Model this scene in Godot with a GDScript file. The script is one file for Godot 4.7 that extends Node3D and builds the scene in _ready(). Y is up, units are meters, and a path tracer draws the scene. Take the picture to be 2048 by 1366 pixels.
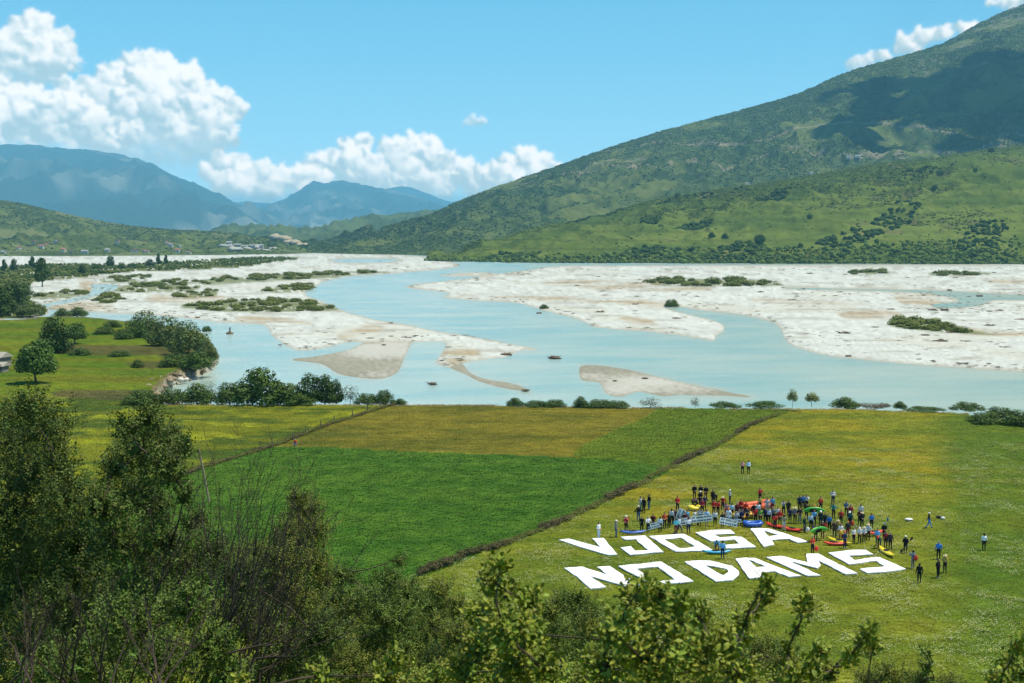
extends Node3D
# A braided river valley seen from a hillside; metres, y up, the camera looks towards -z. The river's surface is y = 0, the fields lie at 2.5.

const SUN := Vector3(0.385, 0.92, -0.06)
const FIELD_Y := 2.5
const HAZE := 0.00006
const EXPOSURE := 1.36
const NC := 820
const NEAR := 34
const NR := 470
const LAND := [[-282.14,-461.83,-202.86,-494.37,-192.63,-517.56,-175.49,-514.11,-145.66,-482.02,-125.14,-456.37,-106.64,-426.11,-85.49,-360.32,-79.9,-333.74,-78.27,-319.84,-79.17,-305.83,-78.8,-288.57,-76.83,-271.21,-74.23,-257.52,-67.79,-239,-59.53,-236.78,-25.19,-236.78,-2.28,-235.32,25.78,-231.75,49.76,-230.35,62.76,-230.35,79.66,-225.59,88.47,-214.18,116.71,-183.22,170,-110,170,40,-170,40,-560,-420]]
const WOOD := [[-838.41,-1377.2,-614.55,-1502.64,-636.4,-1653.17,-601.03,-1722.17,-524.17,-1653.17,-506.13,-1968.57,-498.79,-2297.11,-450.47,-2432.4,-388.76,-2297.11,-353.96,-1758.87,-338.8,-1559.45,-376.29,-1377.2,-399.83,-1332.69,-396.59,-1233.03,-391.06,-1147.22,-386.49,-1045.33,-369.23,-960.03,-303.68,-785.83,-260.82,-675.95,-226.69,-606.1,-212.29,-564.4,-219.48,-534.94,-304.88,-499.1]]
const GRAVEL := [[65.28,-1618.48,20.17,-1402.32,-12.04,-1255.52,-32.73,-1106.52,-58.31,-1012.97,-73.26,-944.5,-75.8,-894.11,-64.82,-857.51,-43.31,-807.88,-38.24,-770.69,-41.34,-743.32,-23.53,-699.8,4.23,-661.08,17.74,-582.71,28.57,-524.17,32.84,-479.01,50.69,-457.95,62.54,-431.83,67.05,-416.69,71.07,-436.35,78.8,-465.63,83.72,-502.08,82.06,-544.7,77.16,-590.96,76.07,-631.13,82.36,-640.81,90.27,-599.44,102.86,-563.07,106.68,-520.9,102.94,-479.01,94.11,-429.6,89.73,-394.93,90.81,-367.03,98.29,-351.49,111.05,-334.49,130.86,-317.82,169.89,-285.99,972.72,-1650.26,702.39,-1717.73,387.19,-1683.32,181.89,-1650.26],
	[-69.59,-1184.63,-42.4,-1294.24,-19.35,-1274.59,-14.88,-1201.6,-37.75,-1152.1],
	[-66.57,-1618.48,-86.02,-1426.13,-113.24,-1294.24,-125.05,-1237.02,-148.25,-1152.1,-152.89,-1025.36,-142.48,-913.61,-131.27,-792.58,-110.15,-705.7,-84.03,-608.17,-73.62,-570.76,-56.72,-524.17,-41.91,-493.18,-27.89,-460.48,-14.28,-434.08,-2.28,-406.51,8.25,-380.47,2.59,-378.74,-2.01,-357.55,-9.1,-348.54,-13.47,-338.58,-16.28,-329.18,-20.8,-342.78,-20.73,-368.66,-20.71,-396.82,-23.18,-412.56,-33.78,-410.53,-48.69,-408.51,-53.38,-410.53,-58.47,-389.38,-64.33,-378.74,-71.34,-394.93,-83.5,-436.35,-93.72,-479.01,-103.63,-499.08,-128.18,-520.9,-146.66,-544.7,-171.23,-566.89,-200.25,-586.81,-223.42,-603.77,-249.23,-645.76,-370.83,-699.8,-1390.62,-2631.72,-901.25,-3119.58,-418.84,-3239.67,-203.76,-2631.72,-94.72,-1913.24]]
const WET := [[-34.1,-410.53,-32.06,-385.77,-30.17,-342.78,-29.15,-316.61,-31.55,-301.62,-37.02,-302.72,-44.1,-314.21,-52.12,-338.58,-62.18,-348.54,-55.87,-362.22,-49.72,-382.22,-47.15,-406.51],
	[18,-329.18,21.11,-334.49,29.31,-324.03,34.36,-309.51,40.33,-293.08,47.03,-275.5,51.43,-264.91,45.68,-267.48,37.08,-269.22,32.32,-267.48,27.75,-274.59,23.23,-265.76,20.52,-270.99,20.37,-281.13,20.17,-293.08,16.69,-298.36,17,-315.4],
	[-16.28,-329.18,-11.66,-311.84,-7.75,-296.22,-1.58,-281.13,4.12,-276.43,2.95,-282.08,-0.47,-292.04,-5.4,-298.36,-10.36,-314.21,-13.42,-337.21]]
const POOL := [[192.46,-884.67,234.23,-866.37,263.79,-848.82,292.38,-815.75,312.88,-763.66,385.4,-699.8,367.05,-666.34,284.44,-693.99,270.84,-699.8,239.89,-640.81,214.91,-612.62,211.12,-621.74,219.9,-650.79,243.74,-682.66,257.48,-730.34,259.05,-792.58,232.28,-831.96,196.91,-848.82],
	[-318.35,-944.5,-288.09,-857.51,-265.46,-777.86,-252.65,-711.71,-246.65,-661.08,-241.79,-626.4,-228.17,-590.96,-235.53,-635.93,-238.8,-677.14,-249.98,-749.98,-266.19,-840.3,-283.7,-903.76,-299.09,-944.5],
	[-305.85,-2104.83,-276.15,-2275.72,-193.04,-2158.87,-186.38,-1913.24,-236.73,-1829.94]]
const SAND := [[149.66,-566.89,171.84,-590.96,176.45,-566.89,160.91,-524.17,143.8,-530.84],
	[234.05,-763.66,261.91,-792.58,258.16,-724.02,237.44,-677.14,212.86,-635.93,207,-666.34],
	[28.75,-1012.97,99.19,-1025.36,146.95,-977.54,90.37,-933.97,36.67,-955.26],
	[-29.71,-749.98,22.41,-736.77,72.1,-677.14,83.01,-635.93,61.02,-645.76,7.28,-699.8],
	[46.54,-537.68,55.88,-524.17,55.89,-487.41,48.19,-505.12],
	[-60.22,-436.35,-54.54,-479.01,-48.36,-465.63,-55.56,-427.39],
	[-20.47,-380.47,-9.56,-371.96,-11.67,-345.64,-16.13,-337.21],
	[-235.27,-635.93,-230.47,-666.34,-199.62,-635.93,-200.69,-608.17,-213.97,-590.96],
	[-345.59,-989.07,-345.94,-1025.36,-288.77,-857.51,-284.7,-823.77],
	[-114.27,-524.17,-79.87,-493.18,-86.89,-511.32,-114.36,-544.7],
	[44.58,-884.67,98.69,-894.11,134.44,-848.82,92.76,-840.3],
	[133.32,-699.8,184.72,-682.66,181.34,-650.79,141.85,-661.08],
	[166.32,-479.01,183.07,-445.7,177.41,-431.83,161.97,-445.7],
	[-211.6,-730.34,-184.55,-763.66,-163.49,-711.71,-185.12,-666.34],
	[410.05,-1051.06,430.21,-1051.06,391.1,-955.26,373.62,-977.54],
	[25.45,-307.21,31.93,-298.36,28.03,-283.05,22.29,-290],
	[-58.67,-380.47,-36.45,-371.96,-32.22,-315.4,-43.18,-321.52]]
const REED := [[-93.1,-255.8,-74.81,-256.66,-71.43,-243.57,-87.71,-243.57],
	[-133.46,-363.73,-107.23,-368.96,-83.98,-352.08,-80.97,-333.74,-97.06,-333.74,-124.41,-342.66],
	[-96.99,-315.9,-89.19,-319.84,-82.21,-303.41,-88.48,-299.85]]
const FIELDS := [[-86.46,-242.8,-67.17,-236.78,-25.19,-236.78,-22.66,-235.32,-31.44,-208.32,-36.45,-186.37,-42.65,-168.94,-47.2,-150.45,-65.64,-131.98,-100.18,-202.77],
	[-22.66,-235.32,-2.28,-235.32,29.05,-231.75,24.53,-220.37,11.98,-190.1,9.72,-176.82,-9.07,-181.04,-34.94,-186.37,-31.27,-207.19],
	[29.05,-231.75,50.7,-228.28,40.85,-208.32,21.6,-168.94,9.68,-176,11.98,-190.1,24.53,-220.37],
	[-36.27,-185.46,-9.03,-180.18,9.68,-176,21.17,-168.19,13.22,-151.05,5.28,-135.56,-1.21,-124.33,-8.08,-113.92,-14.4,-108.93,-31.27,-105.83,-48.55,-105.83,-46.29,-147.5,-42.65,-168.94]]
const LETTERS := [["V", "upper", [[4.83,-126.83,5.86,-127.33,9.02,-123.56,9.89,-120.91,9.4,-120.76,7.25,-123.44],[8.3,-127.54,9.53,-127.76,10.37,-120.84,9.4,-120.76,8.93,-123.64]]],
	["J", "upper", [[11.34,-128.18,13.95,-128.83,14.01,-127.76,11.74,-127],[12.68,-127.84,13.94,-128.7,15.09,-122.14,13.83,-121.76],[10.94,-123.64,12.03,-124.24,12.25,-122.46,14.13,-122.69,15.09,-122.14,11.61,-120.84]]],
	["O", "upper", [[14.34,-128.61,18.04,-129.92,18.29,-128.4,15.88,-127.42,14.83,-127.12],[14.34,-128.61,15.32,-128.7,17.16,-122.77,16.32,-122.3,15.11,-126.08],[17.28,-129.65,18.18,-129.83,20.1,-122.85,18.89,-122.61],[16.14,-123.16,18.45,-124.24,20.08,-122.85,16.32,-122.3]]],
	["S", "upper", [[19.44,-130.36,21.17,-131.47,23.38,-131.56,23.52,-129.7,22.55,-129.78,20.81,-129.22],[19.44,-130.36,20.72,-130.58,21.87,-127.54,20.5,-126.58],[20.38,-127.76,23.39,-128.7,24.13,-127.76,20.5,-126.58],[22.95,-128.52,23.95,-128.44,24.67,-124.16,23.33,-123.96],[21.75,-125.05,23.41,-125.46,24.65,-124.16,21.41,-123.64]]],
	["A", "upper", [[25.6,-132.09,26.9,-132.22,26.68,-125.05,25.45,-124.25],[26.38,-132.22,27.57,-132.01,29.08,-129.02,30.35,-126.24,29.26,-125.79,27.97,-129.02],[26.73,-128.36,28.38,-129.22,28.69,-127.29,26.69,-126.84]]],
	["N", "lower", [[4.92,-115.79,6.38,-116.32,7.28,-113.05,8.42,-109.65,6.99,-109.08,6.02,-113.05],[5.25,-115.93,6.65,-116.32,9.1,-113.32,11.15,-110.28,10.31,-109.74,7.12,-113.32],[8.04,-116.25,9.26,-116.5,11.54,-110.28,10.39,-109.74,9.08,-113.05]]],
	["O", "lower", [[10.09,-116.5,14.28,-118.19,14.63,-116.5,12.06,-115.79,10.9,-115.2],[10.09,-116.5,11.33,-116.78,12.96,-111.57,12.33,-110.7,11.6,-113.05],[13.39,-117.83,14.36,-118.12,16.48,-111.34,15.17,-110.82],[12.29,-111.08,15.34,-112.06,16.48,-111.34,13.09,-110.38]]],
	["D", "lower", [[16.65,-118.37,17.93,-118.74,19.68,-112.39,18.54,-111.18],[17.26,-118.66,19.16,-118.74,20.97,-116.68,20.32,-115.62,18.42,-117.03],[20.24,-116.78,20.89,-116.75,21.22,-114.75,20.96,-113.32,19.95,-113.46,20.28,-115.1],[18.54,-111.18,19.25,-113.05,20.08,-114.24,21.01,-113.56,20.09,-111.67]]],
	["A", "lower", [[21.77,-119.58,22.95,-119.95,23.22,-112.94,21.75,-112.26],[22.51,-119.88,23.72,-119.95,25.32,-116.18,26.72,-113.24,25.48,-112.94,24.64,-114.93,23.33,-118.78],[22.83,-116.18,24.58,-116.63,24.9,-114.99,23.13,-114.37]]],
	["M", "lower", [[24.89,-120.19,26.18,-120.63,28.53,-113.33,27.29,-113.24],[25.24,-120.25,26.44,-120.63,28.39,-118.28,29.47,-117.14,28.86,-116.03,27.21,-118.28],[29.1,-121.49,30.02,-120.8,29.49,-117.31,28.86,-116.03,28.48,-118.28],[29.19,-121.49,30.29,-121.52,32.12,-114,30.9,-113.7]]],
	["S", "lower", [[31.36,-121.84,33.56,-122.71,35.37,-122.89,35.65,-121.14,33.27,-120.66,31.84,-120.46],[31.36,-121.84,33,-121.91,33.22,-118.28,32.24,-117.47],[32.42,-118.61,35.68,-120.05,36.09,-119.11,32.32,-117.47],[35.03,-119.88,35.91,-119.95,37.08,-115.49,35.59,-114.93],[32.78,-115.62,35.37,-116.41,37.08,-115.49,35.71,-114.77,33.07,-114.16]]]]
const RIDGES := {"near_hill": [-155.17,-2.19,-2300,-144.86,-2150,-117.78,3.2,-2380,-99.86,-2020,-63.31,20.68,-2480,-49.76,-1950,37.29,56.21,-2600,27.27,-1900,189.16,84.92,-2700,129.81,-1850,296.22,117.86,-2800,196.19,-1850,425.91,141.89,-2850,274.33,-1830,571.39,163.25,-2900,359.9,-1820,698.07,184.1,-2950,427.71,-1800,875.95,216.18,-3000,525.25,-1790,999.19,228.82,-3050,589.48,-1790,1156.29,255.04,-3150,657.15,-1780,1318.75,277.39,-3250,726.7,-1780,1667.23,313.5,-3300,905.53,-1780,2255.15,341.96,-3400,1202.76,-1800],
	"mountain_right": [-727.36,-11.6,-4200,-605.61,-3500,-626.64,1.77,-4200,-469.69,-3150,-555.49,30.08,-4300,-387.52,-3000,-392.54,89.39,-4400,-254.52,-2850,-275.8,131.68,-4500,-162.7,-2650,-117.01,206.62,-4600,-66.34,-2600,182.83,318.24,-4800,103.34,-2700,526.72,444.02,-5000,296.94,-2800,997.28,586.89,-5300,550.35,-2900,1228.39,660.56,-5400,665.97,-2900,1492.99,777.55,-5600,781.59,-2900,2022.08,956.46,-6000,989.7,-2900,2281.64,1090.4,-6200,1082.2,-2900,2573.64,1215.9,-6400,1183.94,-2900,3397.93,1519.86,-6800,1475.3,-2900,4996.53,1800.1,-7200,2124.21,-3000],
	"village_hill": [-2602.6,237.76,-4300,-1579.76,-2600,-2176.93,207.22,-4300,-1320.61,-2600,-1710.26,166.68,-4200,-1061.47,-2600,-1544.24,133.45,-4200,-957.81,-2600,-1328.13,88.52,-4200,-838.88,-2650,-1188.92,71.07,-4300,-747.06,-2700,-1006.44,59.71,-4400,-640.77,-2800,-883.99,42.24,-4400,-582.72,-2900,-796.47,30,-4400,-543.01,-3000,-709,10.76,-4400,-515.42,-3200,-621.46,-6.74,-4400,-493.97,-3500],
	"far_hill": [-1865.74,39.46,-7500,-1293.66,-5200,-1784.2,76.87,-7800,-1144.23,-5000,-1669.95,112.91,-8000,-1044.56,-5000,-1515.9,101.88,-8200,-924.96,-5000,-1352.2,93.55,-8400,-805.35,-5000,-1178.26,142.75,-8600,-685.74,-5000,-924.83,197.61,-8800,-526.27,-5000,-623.18,240.54,-9000,-346.86,-5000,-372.39,265.48,-9000,-215.61,-5200,-85.92,283.29,-9000,-53.58,-5600],
	"mountain_left": [-19822.43,1984.59,-26000,-10700.7,-13950,-13638.61,2035.62,-26000,-7363.68,-13950,-10549.31,2005.01,-26000,-5695.18,-13950,-9520.93,1943.76,-26000,-5139.01,-13950,-8492.98,1851.86,-26000,-4582.84,-13950,-7569.96,1657.66,-26000,-4082.28,-13950,-7060.19,1391.52,-26000,-3888.74,-14260,-6446.06,1135.21,-26000,-3663.3,-14725,-5933.93,899.03,-26000,-3476.18,-15190,-5422.62,569.86,-26000,-3238.14,-15500,-4961.74,260.64,-26000,-3108.06,-16275,-4188.09,12.83,-26000,-2746.24,-17050],
	"mountain_middle": [-7911.75,276.56,-34000,-4656.67,-20000,-7022.1,815.67,-34000,-4138.38,-20000,-6273.91,1084.71,-34000,-3699.82,-20000,-5729,1380.25,-34000,-3380.87,-20000,-5388.08,1621.74,-34000,-3181.53,-20000,-5051.13,1568.1,-34000,-2982.18,-20000,-4645.22,1635.15,-34000,-2742.97,-20000,-4106,1541.27,-34000,-2424.02,-20000,-3566.65,1433.94,-34000,-2105.07,-20000,-3027.03,1326.54,-34000,-1786.12,-20000,-2554.88,1192.22,-34000,-1507.04,-20000,-2082.69,1004.03,-34000,-1227.96,-20000,-1407.26,775.28,-34000,-829.27,-20000,-325.01,438.44,-34000,-200.94,-21000],
	"mountain_far": [-12302.4,1080.72,-48000,-9756.69,-38000,-11150.83,1365.69,-48000,-8847.68,-38000,-10385.07,1479.6,-48000,-8241.67,-38000,-9431.17,1441.63,-48000,-7484.17,-38000,-8096.33,1327.71,-48000,-6423.66,-38000,-6183.43,1650.38,-48000,-4908.64,-38000,-4271.94,2067.42,-48000,-3393.63,-38000,-3319.66,1840.01,-48000,-2636.12,-38000,-2367.11,1498.58,-48000,-1878.62,-38000,-1603.27,1593.46,-48000,-1272.61,-38000,-458.25,1365.69,-48000,-363.6,-38000,1452.07,985.68,-48000,1151.41,-38000]}
const TREES := [["round",-103.53,-270.25,9.84,9.73,"round dark green tree standing alone on the left meadow",""],
	["dark",-126.06,-342.66,10.42,10.28,"tall dark tree behind the round tree on the left meadow",""],
	["round",-130.69,-372.54,6.71,7.75,"small bright green tree right of the tall dark tree",""],
	["willow",-121.43,-412.43,7.92,11.55,"grey green willow at the far end of the bank clump","willows on the point of the left meadow"],
	["willow",-102.04,-368.96,8.86,11.81,"broad willow in the middle of the bank clump","willows on the point of the left meadow"],
	["willow",-88.53,-339.64,9.24,10.19,"tallest willow facing the river on the bank clump","willows on the point of the left meadow"],
	["bush",-119.46,-397.54,5.57,5.72,"dark round bush at the meadow side of the willows",""],
	["bush",-121.89,-391.48,3.6,5.32,"low leafy bush left of the dark round willow bush",""],
	["willow",-78.65,-319.84,6.01,5.37,"pointed shrub leaning over the water on the bank point",""],
	["bush",-76.72,-303.41,4.25,7.28,"low bright bush at the waterline of the bank point",""],
	["bush",-82.57,-307.05,3.32,7.37,"low spreading bush on the bank above the rocks",""],
	["bush",-142,-443.26,2.66,5.32,"small bush alone in the far meadow strip",""],
	["bush",-134.67,-412.43,2.64,5.94,"ragged low bush in the left meadow middle",""],
	["bush",-91.35,-303.41,2.06,2.67,"small dark bush beside the brown reeds",""],
	["bush",-105.1,-333.74,1.6,5.34,"flat dark bush in the reed band of the left meadow",""],
	["bush",-116.84,-336.66,2.02,5.39,"olive scrub bush left in the reed band",""],
	["bush",-70.07,-235.32,2.82,5.65,"dark bush at the left end of the river hedge","bushes along the near river bank"],
	["bush",-64.78,-236.78,2.94,4.74,"bush beside the rocky bank in the river hedge","bushes along the near river bank"],
	["bush",-60.01,-236.78,3.88,5.68,"rounded bush left of the pale twiggy shrub","bushes along the near river bank"],
	["twiggy",-58.17,-238.26,4,3.81,"pale twiggy half bare shrub on the river bank",""],
	["bush",-54,-236.78,4.17,4.74,"upright bush left of the tallest river bank tree","bushes along the near river bank"],
	["bush",-48.08,-236.78,7.2,9.09,"tallest dark tree on the near river bank",""],
	["bush",-42.71,-236.05,3.97,6.61,"bush right beside the tallest river bank tree","bushes along the near river bank"],
	["dark",-38.73,-236.78,5.78,5.3,"dark tree with open crown right of the tallest bank tree",""],
	["dark",-35.68,-236.78,5.49,4.74,"second dark open tree in the river hedge",""],
	["twiggy",-30.91,-236.78,3.6,4.26,"thin twiggy shrub in the river hedge gap",""],
	["dark",-33.58,-236.78,4.55,3.41,"narrow dark tree at the right of the open trees",""],
	["bush",-27.49,-236.05,2.08,3.78,"low bush near the end of the left river hedge","bushes along the near river bank"],
	["bush",-24.35,-236.05,2.83,3.02,"last rounded bush of the left river hedge",""],
	["bush",-40.21,-235.32,2.16,5.65,"low filling bush under the dark open tree","bushes along the near river bank"],
	["bush",-21.24,-235.32,1.13,2.26,"tiny bush at the end of the stone bank","bushes along the near river bank"],
	["bush",0.56,-233.17,1.59,2.8,"single dark bush at the field edge before the gravel spit",""],
	["bush",4.78,-232.46,1.12,4.65,"low hedge bush along the mustard field edge","bushes along the near river bank"],
	["bush",8.06,-232.46,1.39,3.72,"low hedge bush along the mustard field edge","bushes along the near river bank"],
	["bush",12.85,-231.05,2.13,2.59,"upright dark bush at the mustard field edge",""],
	["bush",16.39,-231.05,1.57,4.25,"rounded light bush right of the upright dark bush","bushes along the near river bank"],
	["bush",19.59,-230.35,1.38,3.69,"small bush at the mustard field edge","bushes along the near river bank"],
	["twiggy",25.62,-230.35,1.93,4.61,"loose twiggy bush at the far corner of the mustard field",""],
	["twiggy",34.08,-231.05,1.94,2.03,"thin upright weed clump above the dark green strip",""],
	["bush",39.67,-231.05,1.02,4.62,"low bush above the dark green strip","bushes along the near river bank"],
	["bush",47.12,-231.05,1.11,5.55,"low wide bush near the pale sapling","bushes along the near river bank"],
	["sapling",52.55,-232.46,3.16,2.23,"pale yellow green sapling at the hedge corner",""],
	["sapling",56.38,-233.17,2.52,3.17,"second rounder sapling right of the pale one",""],
	["bush",62.02,-231.05,1.94,4.62,"bushy shrub on the bank right of the saplings","bushes along the near river bank"],
	["brown",66.01,-230.35,1.11,5.53,"brown dry shrub on the right river bank",""],
	["brown",68.8,-230.35,1.2,3.69,"second brown dry shrub on the right river bank",""],
	["bush",72.05,-230.35,1.29,2.21,"small pointed bush right of the dry shrubs","bushes along the near river bank"],
	["bush",75.56,-226.93,0.73,5.45,"low flat bush on the right river bank","bushes along the near river bank"],
	["bush",83.34,-226.93,1.54,4.54,"leafy bush near the right frame edge of the bank","bushes along the near river bank"],
	["bush",85.27,-216.61,2.08,4.33,"largest dark bush of the right bank corner",""],
	["bush",80.61,-211.21,1.94,5.07,"low bush in front of the dark corner bush","bushes along the near river bank"],
	["bush",85.82,-208.32,2.67,5,"bush cut by the right edge of the photo",""],
	["bush",90.09,-209.47,2.76,6.7,"bush outside the right end of the bank","bushes along the near river bank"]]
const PLAIN := [["poplar",-333.63,-887.57,19.88,12.07,"dark tall tree standing over the left gravel stream",""],
	["poplar",-536.52,-1400.59,14.57,7.84,"slim poplar left in the far plain",""],
	["dark",-538.95,-1354.58,13,10.84,"broad tree at the far left plain edge",""],
	["poplar",-515.94,-1271.06,13.22,6.1,"narrow tree at the left frame edge of the plain",""],
	["dark",-510.36,-1589.49,13.35,12.72,"dark round tree in the middle of the far plain",""],
	["poplar",-448.79,-1589.49,15.26,6.36,"tallest slim poplar of the plain pair",""],
	["poplar",-456.83,-1653.17,13.23,5.95,"shorter slim poplar right of the tallest",""],
	["dark",-429.61,-1251.76,9.01,11.02,"low dark tree before the white strip",""],
	["bush",-455.51,-1502.64,6.01,8.41,"small round tree right of the dark round tree",""],
	["bush",-452.27,-1449.83,7.54,8.12,"small bushy tree beside the dark round tree",""],
	["bush",-480.07,-1449.83,5.8,12.76,"wide low tree in the plain",""],
	["dark",-450.91,-1559.45,9.98,12.48,"bushy tree left of the slim poplars",""],
	["dark",-252.39,-634.19,12.68,15.22,"large dark tree at the left wood edge",""],
	["dark",-210.22,-514.78,13.38,14.41,"dark tree at the left photo edge near the meadow",""],
	["willow",-209.34,-542.01,6.94,13.01,"low leafy tree at the corner of the meadow",""],
	["dark",-292.67,-687.26,13.2,21.99,"tree beyond the left edge of the wood",""],
	["bush",-276.17,-687.26,6.87,13.75,"bushy tree in the left wood",""],
	["bush",-192.69,-534.94,4.07,6.42,"small bush at the edge of the stream water",""],
	["bush",-188.71,-542.01,4.12,7.81,"second small bush at the stream water",""],
	["bush",-295.27,-749.99,7.5,12,"leafy tree in front of the left wood",""]]
const PATCHES := [[[-163.34,-614.32,-160.47,-663.68,-130.58,-703.21,-102.02,-663.68,-82.78,-600.9,-107.01,-575.75,-136.58,-583.9],60,2.4,"low green willow shrub on the long island by the river"],
	[[-256.76,-1013.11,-241.69,-1154.2,-170.79,-1319.46,-129.2,-1298.81,-167.79,-1093.31,-210.07,-965.87,-230.25,-922.82],70,2.6,"low willow shrub on the far left gravel island"],
	[[-274.06,-874.11,-288.09,-1038.51,-244.82,-965.87,-209.67,-813.94,-243.96,-798.23],34,2.4,"low shrub on the gravel beside the small stream"],
	[[-234.71,-703.21,-248.76,-768.57,-225.47,-727.98,-209.61,-663.68,-217.18,-658.39],16,2.2,"rounded shrub of the patch right of the stream bend"],
	[[-285.83,-741.02,-291.46,-806.01,-270.1,-790.6,-259.15,-741.02,-262.86,-703.21],18,2.2,"shrub of the strip left of the stream bend"],
	[[-203.48,-754.55,-197.26,-830.27,-176.31,-754.55,-182.79,-709.24],12,2.2,"shrub of the small clump in the left gravel"],
	[[-167.37,-830.27,-156.45,-922.82,-152.14,-965.87,-134.16,-830.27,-145.37,-783.12],22,2.4,"shrub on the gravel edge above the river bend"],
	[[-353.5,-1093.31,-343.48,-1187.25,-297.26,-1013.11,-313.9,-988.93],14,2.4,"shrub of the clump near the plain edge"],
	[[105.81,-965.87,146.82,-1093.31,172.69,-1038.51,205.9,-1038.51,200.36,-922.82,162.83,-892.96,111.67,-912.65],34,3.4,"green shrub of the long clump on the right gravel"],
	[[147.07,-493.12,167.32,-531.26,171.31,-505.21,168.1,-465.27,170.64,-440.37,156.4,-445.14,146.42,-470.58],40,2.2,"green shrub of the low ridge on the right gravel bar"],
	[[343.16,-1259.37,407.36,-1385.57,367.28,-1240.53,332.57,-1204.49],10,3.0,"shrub of the small far clump on the right gravel"],
	[[420.65,-1259.37,485.68,-1298.81,451.17,-1187.25,394.82,-1154.2],14,3.0,"shrub of the far clump near the right edge"]]
const DRIFT := [[-18.44,-288.26,2.54],[12.03,-352.38,3.95],[3,-275.7,1.99],[-1.6,-363.23,3.49],[-13.93,-353.89,1.42],[-15.77,-388.88,1.87],[-33.41,-433.75,2.08],[-43.27,-455.21,1.82],[-48.71,-502.11,2.01],[-40.89,-396.34,1.59],[-68.74,-478.9,1.72],[-64.12,-481.68,1.35],[-74.2,-460.27,1.1],[12.36,-571.26,2.74],[27.95,-567.36,1.82],[37.09,-657.13,2.1],[73.62,-738.88,2.96],[69.57,-527.67,4.64],[96.92,-358.5,2.01],[140.52,-408.07,5.22],[199.51,-591.61,5.21],[135.18,-383.47,1.84],[152.35,-385.25,3.39],[123.51,-420.52,2.35],[127.22,-410.1,2.3],[93.9,-394.45,1.26],[137.81,-473.43,3.79],[154.62,-689.85,4.42],[158.76,-646.9,3.11],[158.14,-795.38,5.09],[186.44,-745.5,2.98],[211.29,-752.24,2.41],[73.27,-732.37,2.93],[84.72,-745.5,2.98],[108.43,-732.37,4.1],[118.36,-443.03,5.32],[185.7,-484.5,4.65],[148.38,-408.07,3.26],[212.15,-521.04,4.59],[229.63,-587.43,4.23],[292.83,-1229.63,6.89],[225.64,-1211.77,5.82],[56,-795.38,3.82],[73.64,-852.39,3.41],[28.79,-678.59,2.17],[-73.82,-396.34,1.27],[-119.86,-521.04,1.88],[-135.58,-537.93,2.58],[-163.44,-563.5,2.25],[-209.92,-695.62,2.78],[24.41,-294.46,1.18],[32.08,-299.82,1.68],[37.86,-695.62,1.95],[28.64,-745.5,2.09],[53.18,-695.62,2.23],[1.82,-759.1,2.13],[184.87,-462.85,2.59],[125.44,-378.2,1.82],[111.77,-378.2,1.36]]
const LONE := [[80.13,-627.36,5.02,"lone round shrub at the head of the blue channel"],[15.61,-608.97,2.92,"lone shrub on the tip bar of the river"],[-112.16,-457.73,2.56,"small shrub in the water off the left bank"]]
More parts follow.
